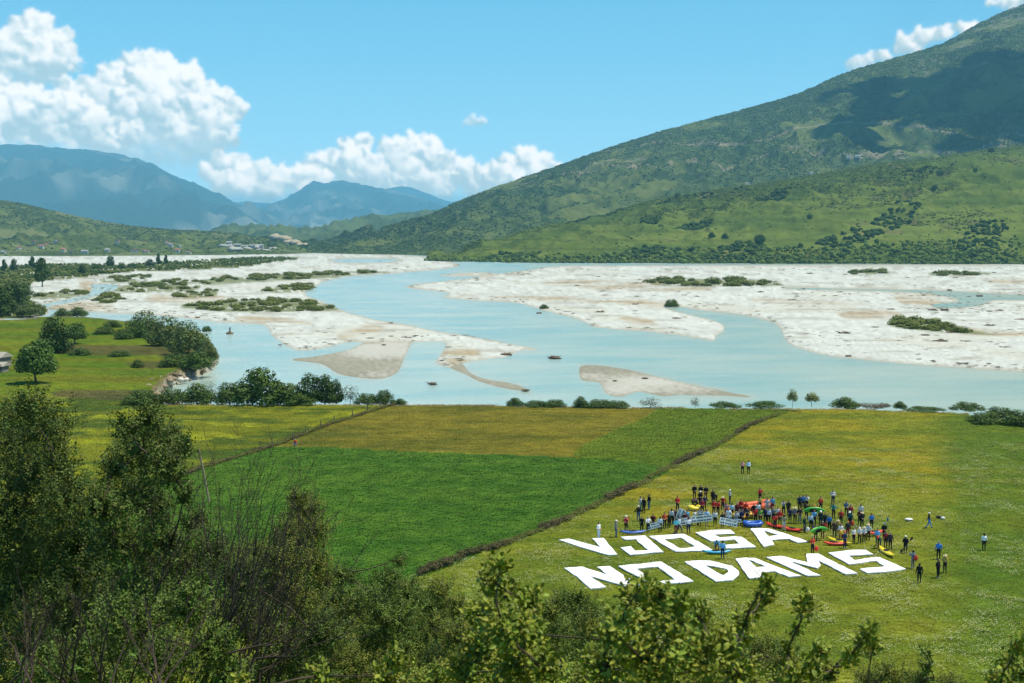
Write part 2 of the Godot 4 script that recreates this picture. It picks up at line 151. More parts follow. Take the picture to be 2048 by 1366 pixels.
const PEOPLE := [[9.02,-127.94,"white","paleblue","front",50,"hair","person in white shirt and pale jeans above the letter V"],
	[10.87,-128.59,"grey","jeans","stand",90,"whitecap","person in grey vest, jeans and white cap left of the blue kayak"],
	[12.13,-130.95,"coral","black","front",20,"whitehelm","person in coral jacket and white helmet behind the blue kayak"],
	[13.82,-131.06,"black","black","stand",0,"hair","person all in dark clothes at the right end of the blue kayak"],
	[14.45,-130.72,"white","black","hold",20,"hair","person in white shirt holding the left end of the slanted small placard"],
	[15.15,-132.22,"maroon","black","hold",0,"hair","person in dark maroon shirt behind the slanted small placard"],
	[14.01,-136.42,"black","jeans","hips",180,"whitecap","person in black jacket, jeans and white cap with hands on hips"],
	[14.75,-141.41,"greywhite","teal","stand",60,"hair","person in pale patterned jacket furthest back of the left trio"],
	[15.01,-140.36,"black","black","stand",-40,"hair","person in black in the middle of the left trio"],
	[15.81,-142.22,"black","jeans","stand",-60,"hair","person in black shirt and jeans at the right of the left trio"],
	[18.96,-141.15,"red","black","front",10,"hair","person in red shirt standing alone behind the upright tilted placard"],
	[15.74,-130.83,"paleblue","black","stand",170,"hair","person in pale blue shirt and dark trousers left of the orange shirt"],
	[16.47,-132.92,"orange","black","front",0,"hair","person in bright orange shirt among the placard holders"],
	[16.98,-133.15,"darkgreen","black","stand",30,"hair","tall person in dark green jacket right of the orange shirt"],
	[17.44,-134.58,"white","black","stand",150,"hair","person in white shirt half hidden behind the dark green jacket"],
	[17.83,-135.07,"navy","black","hold",0,"hair","person in navy shirt beside the upright tilted placard"],
	[17.33,-130.04,"turquoise","maroon","hold",160,"hair","person in turquoise shirt and maroon trousers"],
	[17.75,-130.61,"paleblue","darkjeans","walk",70,"hair","person in pale blue jacket striding beside the turquoise shirt"],
	[18.74,-130.61,"white","navy","photo",170,"hair","person in white shirt and navy trousers in front of the placards"],
	[18.7,-133.04,"maroon","black","hold",0,"hair","person holding the left end of the half covered placard"],
	[19.1,-134.34,"skyblue","black","stand",0,"hair","person in light blue shirt behind the half covered placard"],
	[19.93,-134.22,"white","black","walk",60,"hair","person in white shirt stepping wide between two placards"],
	[20.46,-134.34,"grey","black","hold",0,"hair","person behind the left half of the placard with two long lines"],
	[21.22,-134.1,"paleblue","palegrey","hold",0,"hair","person in pale shirt and trousers right of the placard with two long lines"],
	[20.88,-142.75,"purple","black","bend",80,"hair","person in purple shirt bending over the yellow raft"],
	[21.33,-142.48,"black","black","crouch",-60,"hair","person in dark clothes crouching at the yellow raft"],
	[21.53,-139.58,"wine","black","front",0,"hair","person in wine red vest right of the yellow raft"],
	[22.09,-141.41,"navy","black","hips",0,"hair","person in navy shirt with a hand on the hip behind the wine red vest"],
	[22.05,-144.4,"black","black","front",0,"whitehelm","person in black with white helmet in front of the back trio"],
	[21.89,-147.94,"black","black","front",10,"hair","left person in black wetsuit of the back trio"],
	[22.64,-147.94,"black","red","front",0,"hair","middle person with red shorts of the back trio"],
	[23.18,-147.5,"black","maroon","front",-10,"hair","right person in dark clothes of the back trio"],
	[23.65,-145.23,"black","black","stand",40,"hair","person in black beside the bending person right of the back trio"],
	[24.1,-145.65,"charcoal","black","bend",-50,"hair","person in black bending right of the back trio"],
	[25.66,-145.09,"greywhite","darkjeans","cross",-80,"whitehelm","person in pale shirt and white helmet alone left of the red raft"],
	[22.82,-139.32,"red","black","front",0,"hair","left person of the pair in red shirts"],
	[23.23,-138.94,"brightred","black","stand",160,"hair","right person in bright red of the pair in red shirts"],
	[24.14,-141.15,"red","black","hips",0,"straw","person in open red jacket and hat left of the raft"],
	[22.08,-133.87,"white","black","stand",0,"hair","person in white shirt standing clear between the two big placards"],
	[23.97,-137.79,"pink","red","stand",0,"hair","person in red and white shirt above the placard with two bold lines"],
	[24.5,-137.29,"paleblue","black","stand",180,"hair","person in pale blue shirt with dark hair right of the red and white shirt"],
	[23.67,-134.58,"white","black","hold",0,"orangehelm","person in white striped shirt behind the placard with two bold lines"],
	[22.77,-133.15,"charcoal","black","hold",0,"hair","person at the left end of the placard with two bold lines"],
	[25.1,-137.54,"maroon","black","stand",20,"hair","person in dark red at the left end of the yellow raft floor"],
	[24.39,-133.75,"greywhite","jeans","hold",-10,"hair","person in jeans at the right end of the placard with two bold lines"],
	[24.8,-134.34,"greywhite","black","stand",10,"hair","person in black and white top right of the placard with two bold lines"],
	[25.03,-133.98,"navy","black","front",0,"cap","person in navy shirt and cap left of the blue raft"],
	[25.9,-139.32,"red","black","front",0,"hair","person in red jacket at the left bow of the red raft"],
	[25.78,-135.07,"charcoal","black","cross",0,"orangehelm","person in black vest and orange helmet behind the blue raft"],
	[26.27,-138.3,"red","black","stand",0,"redhelm","person in red jacket in the middle before the red raft"],
	[26.95,-137.29,"black","wine","stand",0,"hair","person in black vest in front of the red raft"],
	[26.67,-134.83,"brightred","black","stand",0,"hair","person in bright red shirt and dark shorts behind the blue raft"],
	[27.16,-134.71,"green","black","front",0,"hair","person in green shirt behind the blue raft"],
	[27.42,-137.29,"white","black","stand",0,"hair","person in white shirt behind the green shirt"],
	[28.46,-141.41,"yellow","black","stand",0,"hair","person in yellow and black vest at the red raft"],
	[29.38,-146.08,"red","black","photo",10,"hair","person in red jacket taking a photo behind the red raft"],
	[29.08,-140.36,"greywhite","palegrey","stand",0,"hair","person in grey white shirt at the right end of the red raft"],
	[29.73,-140.62,"skyblue","wine","stand",0,"hair","person in blue and red right of the red raft"],
	[27.71,-134.71,"navy","black","stand",0,"hair","person in navy left of the pale blue shirt before the red kayak"],
	[28.09,-134.71,"paleblue","black","stand",0,"hair","person in pale blue shirt at the left end of the long red kayak"],
	[28.23,-132.1,"red","black","front",170,"hair","person in red jacket with back to us before the long red kayak"],
	[29.14,-133.87,"red","black","front",0,"redhelm","person in red jacket and helmet behind the long red kayak"],
	[29.07,-131.52,"camouflage","palegrey","photo",160,"hair","person in patterned jacket and pale trousers filming at the red kayak"],
	[29.26,-135.56,"white","navy","stand",0,"hair","person in white shirt behind the red jackets"],
	[28.68,-135.31,"grey","black","stand",0,"hair","person in grey behind the red jackets"],
	[30.71,-139.32,"greywhite","black","photo",0,"hair","person in pale shirt taking a photo left of the tall black suit"],
	[31.21,-139.06,"black","black","stand",20,"hair","tall person in black suit at the back"],
	[30.5,-135.07,"navy","navy","stand",-10,"hair","person in navy suit before the tall black suit"],
	[31.02,-134.95,"grey","black","front",0,"straw","person in grey shirt and straw hat right of the navy suit"],
	[31.48,-134.71,"black","grey","cross",0,"hair","person in black shirt and grey trousers with folded arms"],
	[33,-141.41,"navy","black","stand",10,"hair","person in navy blazer at the left of the back group"],
	[33.52,-141.95,"blue","navy","stand",0,"hair","person in blue shirt in the middle of the back group"],
	[33.92,-141.95,"white","black","photo",-20,"hair","person in white shirt at the right of the back group"],
	[35.21,-140.62,"orangered","black","walk",10,"hair","person in orange red shirt walking alone at the back"],
	[33.55,-136.79,"red","black","carry",0,"orangehelm","person in red with orange helmet carrying the back green canoe"],
	[32.65,-136.54,"black","black","carry",20,"hair","person under the left end of the back green canoe"],
	[32.1,-132.22,"paleblue","black","stand",10,"hair","person in pale blue shirt above the front green canoe"],
	[32.81,-133.63,"skyblue","black","stand",0,"hair","person in bright sky blue shirt below the back green canoe"],
	[31.05,-130.61,"darkgreen","darkjeans","stand",60,"blond","blond person in dark green at the right tip of the long red kayak"],
	[31.36,-126.96,"purple","black","carry",0,"hair","person in dark purple under the front green canoe"],
	[32.35,-128.15,"maroon","wine","carry",10,"hair","person under the right end of the front green canoe"],
	[29.84,-122,"orangered","black","front",20,"hair","person in orange life vest and shorts walking above the letter M"],
	[33.43,-133.39,"charcoal","darkgreen","stand",0,"whitecap","person in dark top and white cap right of the sky blue shirt"],
	[33.68,-132.45,"darkgreen","black","stand",10,"hair","person in dark green left of the bright blue shirt"],
	[33.88,-131.41,"blue","black","stand",10,"hair","person in bright blue shirt in the middle of the crowd"],
	[35.9,-137.54,"teal","black","hips",0,"hair","person in teal shirt with hands on hips"],
	[37.6,-144.4,"greywhite","navy","cross",0,"hair","person in pale shirt with folded arms furthest back right"],
	[37.7,-138.94,"slate","black","front",0,"hair","person in slate blue shirt behind the red backpack"],
	[36.51,-133.04,"darkteal","black","walk",-30,"whitecap","person in dark teal walking with a red backpack"],
	[37.47,-136.29,"wine","black","stand",0,"hair","person in wine red behind the walking person"],
	[33.66,-128.48,"brown","brown","stand",0,"hair","person in brown suit left of the yellow hat"],
	[34.31,-129.48,"yellow","black","stand",0,"straw","person in yellow with wide straw hat"],
	[34.03,-127.28,"white","wine","front",0,"hair","person in white shirt with shorts behind the yellow kayak"],
	[35.84,-134.1,"red","black","stand",0,"hair","person in red vest behind the straw hats"],
	[35.16,-128.81,"charcoal","wine","stand",0,"orangehelm","person with round orange helmet in the right crowd"],
	[33.57,-124.02,"navy","navy","front",20,"redhelm","person in navy with red helmet before the red kayak nose"],
	[35.02,-126,"white","black","front",20,"hair","first of the people in white shirts and dark shorts"],
	[35.67,-126.21,"white","black","front",0,"whitecap","second of the people in white shirts and dark shorts"],
	[36.19,-126.43,"white","black","front",0,"straw","third of the people in white shirts, with pale hat"],
	[36.85,-127.28,"white","black","stand",-20,"straw","fourth of the people in white shirts, at the right end"],
	[37.86,-133.15,"charcoal","black","front",0,"straw","person in black with pale hat above the white shirts"],
	[37.86,-134.1,"maroon","black","cross",0,"hair","person in maroon with folded arms above the white shirts"],
	[38.77,-136.79,"greywhite","black","stand",0,"hair","person with curly dark hair above the maroon shirt"],
	[38.76,-132.68,"blue","black","stand",0,"hair","person in bright blue shirt at the right edge of the crowd"],
	[37.22,-125.26,"skyblue","black","front",0,"hair","person in light blue shirt above the lone yellow kayak"],
	[37.17,-124.33,"darkteal","black","bend",-40,"redhelm","person with red helmet bending over above the lone yellow kayak"],
	[38.72,-127.94,"black","black","front",0,"bluehelm","person with blue helmet holding an upright paddle"],
	[37.8,-124.33,"wine","black","stand",0,"hair","person in dark red suit right of the bending person"],
	[38.07,-123.71,"charcoal","black","stand",10,"hair","person in black jacket right of the dark red suit"],
	[39.1,-122.1,"black","black","front",150,"whitehelm","person in black with white helmet and slanted paddle on the open grass"],
	[37.97,-116.22,"slate","grey","photo",-150,"hair","person in blue jacket with red backpack below the lone yellow kayak"],
	[36.93,-111.2,"black","black","stand",180,"hair","nearest person, in black suit, at the bottom right"],
	[41.49,-119.47,"blue","black","stand",170,"hair","person in blue shirt behind the pair at the right"],
	[39.17,-112.8,"black","black","front",30,"hair","person in black jacket at the left of the right pair"],
	[40.41,-114.53,"yellow","black","cross",-40,"straw","person in yellow and black vest at the right of the right pair"],
	[47.28,-123.1,"white","black","stand",180,"hair","person in white shirt standing alone at the far right"],
	[45.03,-132.92,"brown","blue","walk",90,"whitehelm","person in white helmet and blue trousers walking alone"],
	[20.56,-119.95,"skyblue","navy","front",170,"hair","person in blue standing before the light blue kayak"],
	[20.49,-122.7,"skyblue","black","bend",-10,"hair","person in blue bending over the light blue kayak"],
	[30.67,-164.35,"pink","black","cross",0,"hair","left person of the lone pair high on the field"],
	[31.47,-164.35,"paleblue","black","front",0,"hair","right person of the lone pair high on the field"],
	[-32.61,-186.37,"orangered","blue","crouch",0,"hair","tiny person in orange and blue at the left field corner"]]
const BOATS := [["kayak",11.46,-129.93,14.18,-130.15,0.62,"boatblue",0,"bright blue kayak on the grass above the letter J"],
	["kayak",18.9,-121.9,21.73,-121.9,0.62,"boatcyan",0,"light blue kayak lying between the two rows of letters"],
	["raft",25.02,-133.63,27.25,-133.63,1.5,"boatblue",0,"blue inflatable raft above the upper letter A"],
	["kayak",27.62,-134.1,29.28,-131.98,0.7,"boatred",0,"red kayak nearest the blue raft"],
	["kayak",29.06,-131.98,31,-130.61,0.7,"boatred",0,"red kayak at the right of the upper letter A"],
	["raft",25.94,-141.41,30.23,-143.84,2.2,"boatorange",0,"large orange red raft behind the crowd"],
	["raft",24.55,-136.79,26.95,-138.3,1.5,"boatgold",0,"golden yellow raft half hidden in the crowd"],
	["raft",20.24,-141.68,21.77,-141.95,1.4,"boatyellow",0,"yellow raft behind the placards"],
	["kayak",32.71,-127.5,34.55,-124.74,0.6,"boatyellow",0,"yellow kayak crossed by the red kayak"],
	["kayak",31.97,-125.37,33.9,-125.16,0.62,"boatred",0,"red kayak lying in front of the yellow one"],
	["kayak",36.99,-123.71,37.24,-119.76,0.66,"boatyellow",0,"lone yellow kayak pointing at the end of the letter S"],
	["kayak",37.34,-129.04,39.08,-129.93,0.6,"boatred",0.15,"red kayak behind the light blue shirt"],
	["kayak",32.04,-135.31,34.18,-135.31,0.72,"boatgreen",1.25,"green canoe carried at the back of the crowd"],
	["kayak",30.49,-126.43,32.56,-127.72,0.72,"boatgreen",1.0,"green canoe carried in the middle of the crowd"]]
const PLACARDS := [[23.28,3.27,-132.68,1.95,0.72,-11,["JO HEC-IT","NË POÇEM"],"white placard with two bold lines right of the person in white shirt"],
	[20.72,3.44,-133.63,1.95,0.68,7,["VENDIM TË KËTIJ","NË PARK ME VJOSE"],"white placard with two long lines left of the person in white shirt"],
	[18.9,3.54,-132.22,1.75,0.7,11,["JO HEC-IT","NË POÇEM"],"white placard half covered by the person in white shirt and navy trousers"],
	[18.2,3.66,-133.87,1.6,0.75,68,["JO HEC-IT","NË POÇEM"],"white placard held up tilted on its end"],
	[15.06,3.26,-131.06,1.5,0.6,16,["JO HEC-IT","NË POÇEM"],"slanted small placard left of the orange shirt"],
	[20.45,3.99,-133.87,0.62,0.48,0,["NË PARK","ME VJOSE"],"small square placard above the placard with two long lines"],
	[23.34,3.82,-132.92,0.6,0.4,0,["JO","HEC-IT"],"small striped placard above the placard with two bold lines"],
	[24.33,3.32,-133.15,0.8,0.38,-6,["JO HEC-IT"],"small placard at the right end of the placard with two bold lines"]]
const PADDLES := [[12.65,2.5,-130.83,12.16,3.85,-130.83,"paddleblack","black paddle held by the person in coral jacket"],
	[38.93,2.61,-127.5,38.82,4.81,-127.5,"paddleteal","teal blade paddle held upright above the crowd"],
	[38.54,2.8,-121.9,39.54,4.11,-121.9,"paddleblack","slanted black paddle of the person with white helmet"],
	[18.78,2.53,-121.8,18.87,3.33,-121.8,"paddleblue","thin blue pole standing at the light blue kayak"]]
const PACKS := [[36.71,3.05,-132.92,"red","red backpack worn by the walking person in dark teal"],
	[38.12,3.58,-116.13,"red","red backpack worn by the person in blue jacket"],
	[33.64,2.99,-132.22,"brightred","red bag in front of the dark green shirt"],
	[33.92,3.44,-127.07,"gold","yellow bag worn by the person in white shirt"],
	[31.33,2.96,-130.49,"white","white bag held by the blond person"],
	[30.15,3.05,-121.9,"brightred","red float carried by the person in orange life vest"]]
const HEDGE := [-8.03,-114.62,-6.94,-116.64,-5.8,-118.74,-4.63,-120.92,-3.51,-122.23,-2.38,-123.58,-1.22,-124.95,0,-126.98,1.26,-129.08,2.56,-131.25,3.9,-133.49,5.29,-135.8,6.92,-139.06,8.63,-142.48,10.43,-146.08,12.3,-149.65,14.26,-153.4,16.32,-157.34,18.66,-162.59,21.17,-168.19,23.61,-173.08,26.2,-178.27,28.95,-183.78,31.87,-189.63,34.55,-195.48,37.4,-201.7,40.43,-208.32,44.8,-216.31,49.51,-224.92]
const BANK := [-22.53,-233.88,-24.13,-228.97,-25.68,-224.26,-27.16,-219.74,-28.58,-215.39,-29.95,-211.21,-31.27,-207.19,-32.31,-202.67,-33.31,-198.33,-34.27,-194.18,-35.19,-190.2,-36.07,-186.37,-37.23,-183.08,-38.35,-179.89,-39.43,-176.82,-40.48,-173.85,-41.49,-170.97,-42.47,-168.19,-43.17,-164.77,-43.85,-161.49,-44.5,-158.33]
const POSTS := [[-24.58,-231.05,0.92],[-26.13,-224.26,0.99],[-27.95,-217.23,1.04],[-30.25,-210.63,1.26],[-31.68,-204.41,0.98],[-33.03,-198.54,1.03],[-34.13,-192.51,1],[-36.16,-186.83,1.2],[-37.32,-183.22,0.95]]
const SHRUBS := [["oak_shrub","tall dark shrub tree filling the left edge of the photo",22,0.055,"dark",0.72,[-8.12,30.72,-20.68,0.43,-8.25,30.23,-22,0.55,-9.46,29.74,-23.32,0.75,-7.8,29.72,-21.34,0.43,-8.85,29.11,-22.66,0.82,-7.45,29.15,-20.68,0.58,-9.06,28.51,-22,0.97,-8.86,27.73,-23.32,0.93,-7.51,27.96,-21.34,0.6,-9.19,26.96,-22.66,1.09,-7.55,27.27,-20.68,0.91,-8.69,25.95,-22,1.14,-8.06,25.6,-23.32,0.84,-7.58,28.31,-21.34,0.68,-7.71,26.96,-22.66,0.73,-6.81,26.66,-20.68,0.66]],
	["oak_shrub","dark shrub with rounded crown behind the leaning bare branches",19,0.05,"dark",0.72,[-5.54,30.84,-17.86,0.27,-5.55,30.75,-19,0.32,-5.56,30.32,-20.14,0.32,-4.86,30.44,-18.43,0.19,-5.88,30.19,-19.57,0.47,-5.01,30.3,-17.86,0.36,-6.14,30.05,-19,0.3,-6.22,29.39,-20.14,0.48,-6.16,29.55,-18.43,0.44,-5.67,29.31,-19.57,0.39,-4.73,29.89,-17.86,0.21,-6.06,28.88,-19,0.53,-5.94,28.02,-20.14,0.64,-5.2,29.02,-18.43,0.44,-5.13,28.42,-19.57,0.47,-5.43,28.12,-17.86,0.57,-5.15,27.93,-19,0.53,-5.18,28.94,-20.14,0.29]],
	["oak_shrub","green shrub in the lower left undergrowth",15,0.045,"mid",0.9,[-4.4,29.08,-14.1,0.45,-5.19,28.29,-15,0.54,-4.52,28.04,-15.9,0.51,-3.6,28.69,-14.55,0.35,-5.92,28,-15.45,0.43,-3.71,29.37,-14.1,0.28,-3.53,28.16,-15,0.36]],
	["oak_shrub","yellow green shrub at the edge of the vivid green field",27,0.05,"olive",0.9,[-4.44,28.27,-25.38,0.18,-4.66,27.77,-27,0.26,-4.78,27.25,-28.62,0.46,-4.19,27.33,-26.19,0.38,-4.96,26.8,-27.81,0.56,-4.79,26.91,-25.38,0.56,-4.39,26.43,-27,0.49,-5.77,25.35,-28.62,0.69,-4.64,25.83,-26.19,0.63,-4.24,25.82,-27.81,0.33,-4.8,26.28,-25.38,0.61,-4.46,25.14,-27,0.65,-6.11,26.07,-28.62,0.57]],
	["oak_shrub","dark shrub low beside the bare branches",18,0.045,"dark",0.8,[-3.82,28.9,-16.92,0.41,-4.35,28.97,-18,0.32,-3.93,27.43,-19.08,0.46,-3.25,27.66,-17.46,0.42,-4.12,27.84,-18.54,0.44,-2.66,28.05,-16.92,0.41,-3.13,27.14,-18,0.5,-3.94,26.75,-19.08,0.38]],
	["oak_shrub","dense shrub below the brown brambles",30,0.05,"mid",0.9,[-2.57,26.2,-28.2,0.18,-2.98,25.21,-30,0.41,-3.69,24.32,-31.8,0.57,-2.42,25.1,-29.1,0.47,-4.09,24.26,-30.9,0.62,-2.81,24.83,-28.2,0.68,-2.01,24.52,-30,0.48,-2.39,23.26,-31.8,0.76,-3.38,23.88,-29.1,0.76,-1.57,23.68,-30.9,0.56,-3.84,25.83,-28.2,0.32,-4.33,24.71,-30,0.48,-4.99,23.79,-31.8,0.76,-3.63,23.39,-29.1,0.81,-2.58,22.77,-30.9,0.87,-1.43,23.82,-28.2,0.68]],
	["oak_shrub","olive shrub with fine leaves at the bottom middle",26,0.045,"olive",0.9,[-1.64,24.91,-24.44,0.59,-2.6,24.25,-26,0.52,-1.06,24.04,-27.56,0.44,-3.35,24.64,-25.22,0.55,-1.57,25.88,-26.78,0.32,-1.14,26.24,-24.44,0.29,-3.88,24.8,-26,0.52]],
	["broadleaf_shrub","near broad leaved shrub with pointed top below the letter N",7.5,0.042,"bright",0.9,[-0.07,31.65,-7.05,0.06,-0.11,31.41,-7.5,0.1,-0.01,31.24,-7.95,0.09,0.11,31.37,-7.27,0.09,-0.19,31.17,-7.73,0.12,-0.04,31.29,-7.05,0.15,0.11,31.11,-7.5,0.11,-0.21,30.84,-7.95,0.15,0.02,30.97,-7.27,0.17,-0.3,30.77,-7.73,0.12,0.19,31.05,-7.05,0.1]],
	["broadleaf_shrub","near broad leaved shrub covering the foot of the letter O",6.5,0.042,"bright",0.9,[0.66,31.8,-6.11,0.04,0.78,31.64,-6.5,0.07,0.68,31.5,-6.89,0.08,0.86,31.65,-6.3,0.06,0.73,31.44,-6.7,0.13,0.51,31.56,-6.11,0.11,0.87,31.45,-6.5,0.11,1.06,31.4,-6.89,0.07,0.71,31.36,-6.3,0.18,0.51,31.17,-6.7,0.15,0.92,31.43,-6.11,0.15,1.13,31.35,-6.5,0.09,1.29,31.06,-6.89,0.11]],
	["leafy_branch","upright leafy branch below the letter D",7.0,0.042,"bright",1.2,[1.37,31.68,-6.58,0.03,1.44,31.48,-7,0.04,1.48,31.28,-7.42,0.04,1.29,31.4,-6.79,0.05,1.33,31.19,-7.21,0.06,1.15,31.27,-6.58,0.07]],
	["leafy_branch","bare stemmed leafy branch below the letter M",7.5,0.042,"bright",1.2,[1.69,31.45,-7.05,0.04,1.76,31.25,-7.5,0.04,1.84,30.97,-7.95,0.03,1.65,31.07,-7.27,0.03,1.88,31.16,-7.73,0.02,1.61,30.99,-7.05,0.05]],
	["leafy_branch","leafy branch leaning right near the bottom edge",7.5,0.042,"bright",1.2,[2.06,31.25,-7.05,0.04,2.14,31.04,-7.5,0.04,2.35,30.87,-7.95,0.03,2.01,31.03,-7.27,0.03,1.95,30.91,-7.73,0.06,1.72,31.04,-7.05,0.06,1.96,30.86,-7.5,0.05]],
	["oak_shrub","small leaved shrub behind the near broad leaved shrubs",24,0.045,"mid",0.9,[0.98,26.89,-22.56,0.29,1.53,26.17,-24,0.44,0.89,25.41,-25.44,0.51,1.58,25.81,-23.28,0.56,1.07,24.91,-24.72,0.59,1.25,26.94,-22.56,0.18,5.27,25.37,-24,0.38,5.28,24.56,-25.44,0.51,4.45,25.51,-23.28,0.47]],
	["oak_shrub","small shrub top at the bottom right on the open grass",14,0.045,"mid",1.0,[4.49,29.07,-13.16,0.06,4.77,28.64,-14,0.09,5,28.19,-14.84,0.13]],
	["oak_shrub","thin olive undergrowth at the bottom right",20,0.04,"olive",0.8,[5.83,26.81,-18.8,0.3,5.88,26.3,-20,0.32,7.01,25.85,-21.2,0.25,6.98,26.44,-19.4,0.23]],
	["broadleaf_shrub","shrub cut by the bottom right corner of the photo",8,0.042,"bright",1.0,[3.11,31.01,-7.52,0.05,3.27,30.76,-8,0.08,3.55,30.54,-8.48,0.12,3.11,30.73,-7.76,0.08]],
	["broadleaf_shrub","bright leafy tip at the bottom edge left of centre",8,0.045,"bright",1.0,[-0.72,30.92,-7.52,0.07,-0.82,30.65,-8,0.09,-1.34,30.48,-8.48,0.08,-1.73,30.69,-7.76,0.06]],
	["oak_shrub","fine leaved yellow green shrub along the bottom edge of the photo",11,0.032,"bright",0.8,[-0.61,29.82,-10.34,0.17,-0.33,29.53,-11,0.19,0.46,29.35,-11.66,0.21,0.64,29.64,-10.67,0.2,1.84,29.41,-11.33,0.21,2.02,29.78,-10.34,0.19,2.42,29.5,-11,0.18,-0.93,29.27,-11.66,0.19,0.16,29.63,-10.67,0.17,1.47,29.39,-11.33,0.2,2.53,29.73,-10.34,0.15]],
	["oak_shrub","fine leaved green shrub behind the near leafy branches",18,0.036,"olive",0.8,[2.6,28.05,-16.92,0.27,3.14,27.48,-18,0.32,3.88,27.11,-19.08,0.31,3.91,27.44,-17.46,0.28,1.18,27.68,-18.54,0.27,0.53,28.4,-16.92,0.2,-0.84,27.7,-18,0.26,-1.2,27.51,-19.08,0.23,4.41,27.33,-17.46,0.24]]]
const BARE := [["bare_shrub","leafless shrub with thin branches sweeping up to the right",17,[-3.79,27.95,-15.3,-2.76,30.68,-14.69,-4.06,27.03,-17.85,-3.18,30.13,-18.56,-4.26,27.82,-16.15,-3.29,30.57,-16.15,-4.02,26.93,-18.7,-2.79,29.84,-17.95,-4.06,27.95,-17,-4.49,30.58,-17.68,-3.54,27.95,-15.3,-2.96,30.88,-15.3,-3.62,27.03,-17.85,-2.95,29.83,-17.14,-4.4,27.65,-16.15,-3.77,29.97,-16.8,-4.18,26.72,-18.7,-3.82,29.57,-18.7,-3.38,27.38,-17,-2.45,29.67,-16.32,-3.73,28.19,-15.3,-3.44,30.55,-15.91,-4.49,27.53,-17.85,-4.22,30.04,-17.85,-3.47,27.65,-16.15,-2.82,30.24,-15.5,-3.87,26.72,-18.7,-3.11,29.09,-19.45,-4,27.52,-17,-2.85,30.17,-17,-3.92,27.95,-15.3,-3.12,30.17,-14.69,-5.29,27.53,-17.85,-4.99,29.9,-18.56,-4.91,28.43,-16.15,-4.08,30.37,-16.15,-5.91,28.02,-18.7,-5.04,30.1,-17.95]],
	["bare_shrub","grey leafless twigs in the lower left corner",13,[-4.34,29.26,-11.7,-4,30.3,-11.23,-5.4,28.55,-13.65,-5.69,29.64,-14.2,-4.18,29.02,-12.35,-4,30.14,-12.35,-4.48,28.32,-14.3,-4.05,29.88,-13.73,-3.76,28.79,-13,-4.05,29.54,-13.52,-4.82,29.26,-11.7,-4.37,30.02,-11.7,-4.9,28.55,-13.65,-5.05,29.66,-13.1,-3.52,29.02,-12.35,-3.17,29.68,-12.84]],
	["bare_shrub","grey dead branch reaching right above the bottom undergrowth",16,[-3.21,28.68,-14.4,-1.89,29.36,-13.82,-3.61,27.74,-16.8,-2.31,28.09,-17.47,-3.14,28.16,-15.2,-2.39,28.73,-15.2,-3.49,27.39,-17.6,-2.52,27.92,-16.9]]]
const BUNDLES := [[44.02,-136.54,"white","white cloth lying on the open grass at the right",0.42],[47.69,-137.54,"black","black bag lying on the grass behind the walking person",0.36],[47.96,-137.04,"white","white bundle beside the black bag on the grass",0.22]]
const CLOUDS := [[-6.87,4.48,0.37,-7.54,4.14,0.41,-8.44,3.58,0.57,-7.32,3.59,0.69,-9.11,3.35,0.41,-5.52,4.05,0.57,-4.62,4.39,0.5,-3.95,4.06,0.64,-5.08,3.38,1.03,-3.27,3.39,0.69,-6.43,2.93,0.92,-2.36,3.17,0.57,-3.73,2.49,0.92,-1.91,2.61,0.69,-5.31,2.15,0.69,-7.33,2.7,0.69],
	[0.48,3.84,0.46,-0.32,3.51,0.46,1.27,3.57,0.41,-0.55,2.94,0.69,0.82,3.06,0.64,-1.23,2.94,0.5,1.95,3.28,0.3,0.14,2.38,0.8,-1.68,3.39,0.23],
	[-13.26,3.52,0.46,-12.4,3.32,0.5,-11.31,3,0.6,-13.7,3.08,0.41,-10.44,2.79,0.6,-12.19,2.55,0.73,-9.56,2.5,0.6,-13.06,2.43,0.64,-11.11,2.12,0.69,-9.11,2.86,0.46,-8.67,2.64,0.55,-9.89,3.01,0.37],
	[-16.56,7.47,0.64,-15.52,7.3,0.87,-17.39,6.95,0.73,-14.48,6.69,0.87,-15.96,6.26,1.49,-18.03,6.09,1.05,-13.42,6.12,0.73,-12.61,5.82,0.6,-14.08,5.24,1.28,-19.05,5.85,0.92,-17.03,4.96,1.51,-15.36,4.68,1.42,-13.24,4.66,0.83,-12.09,5.81,0.3,-14.96,3.93,0.92],
	[-16.01,3.91,0.83,-14.96,3.67,0.69,-17.05,3.98,0.78,-14.1,4.16,0.69,-17.68,3.88,0.55],
	[-20.66,8.96,0.69,-21.18,8.02,0.96,-20,7.88,0.92,-22.36,7.45,1.15,-20.82,7.12,1.15,-19.45,7.43,0.46,-23.52,7.19,1.38],
	[-20.86,5.57,1.01,-19.67,5.47,1.01,-21.66,5.03,1.15,-18.67,5.12,0.92,-20.29,4.7,1.01,-21.49,4.24,0.78,-18.12,4.25,0.6,-19.5,4.21,0.73,-23.21,5.07,1.6,-17.04,4.57,0.5,-22.85,4.16,0.92],
	[-1.79,5.45,0.25,-1.45,5.36,0.21,-2.13,5.27,0.16,-2.47,5.18,0.11],
	[14.92,7.68,0.28,15.55,7.8,0.32,16.17,7.94,0.3,16.99,8.43,0.37,17.8,8.66,0.41,18.61,8.77,0.34,19.41,8.93,0.28,19.81,9.05,0.18,15.35,7.45,0.37,17.41,8.1,0.37],
	[20.97,9.79,0.28,21.46,9.8,0.34,20.54,9.76,0.18,22.13,9.87,0.46,10.44,5.84,0.11]]

var rng := RandomNumberGenerator.new()
var rough_noise := FastNoiseLite.new()
var soft_noise := FastNoiseLite.new()
var ridge_noise := FastNoiseLite.new()
var bed_mask := PackedFloat32Array()
var taken := {}
var mats := {}
var hills := {}


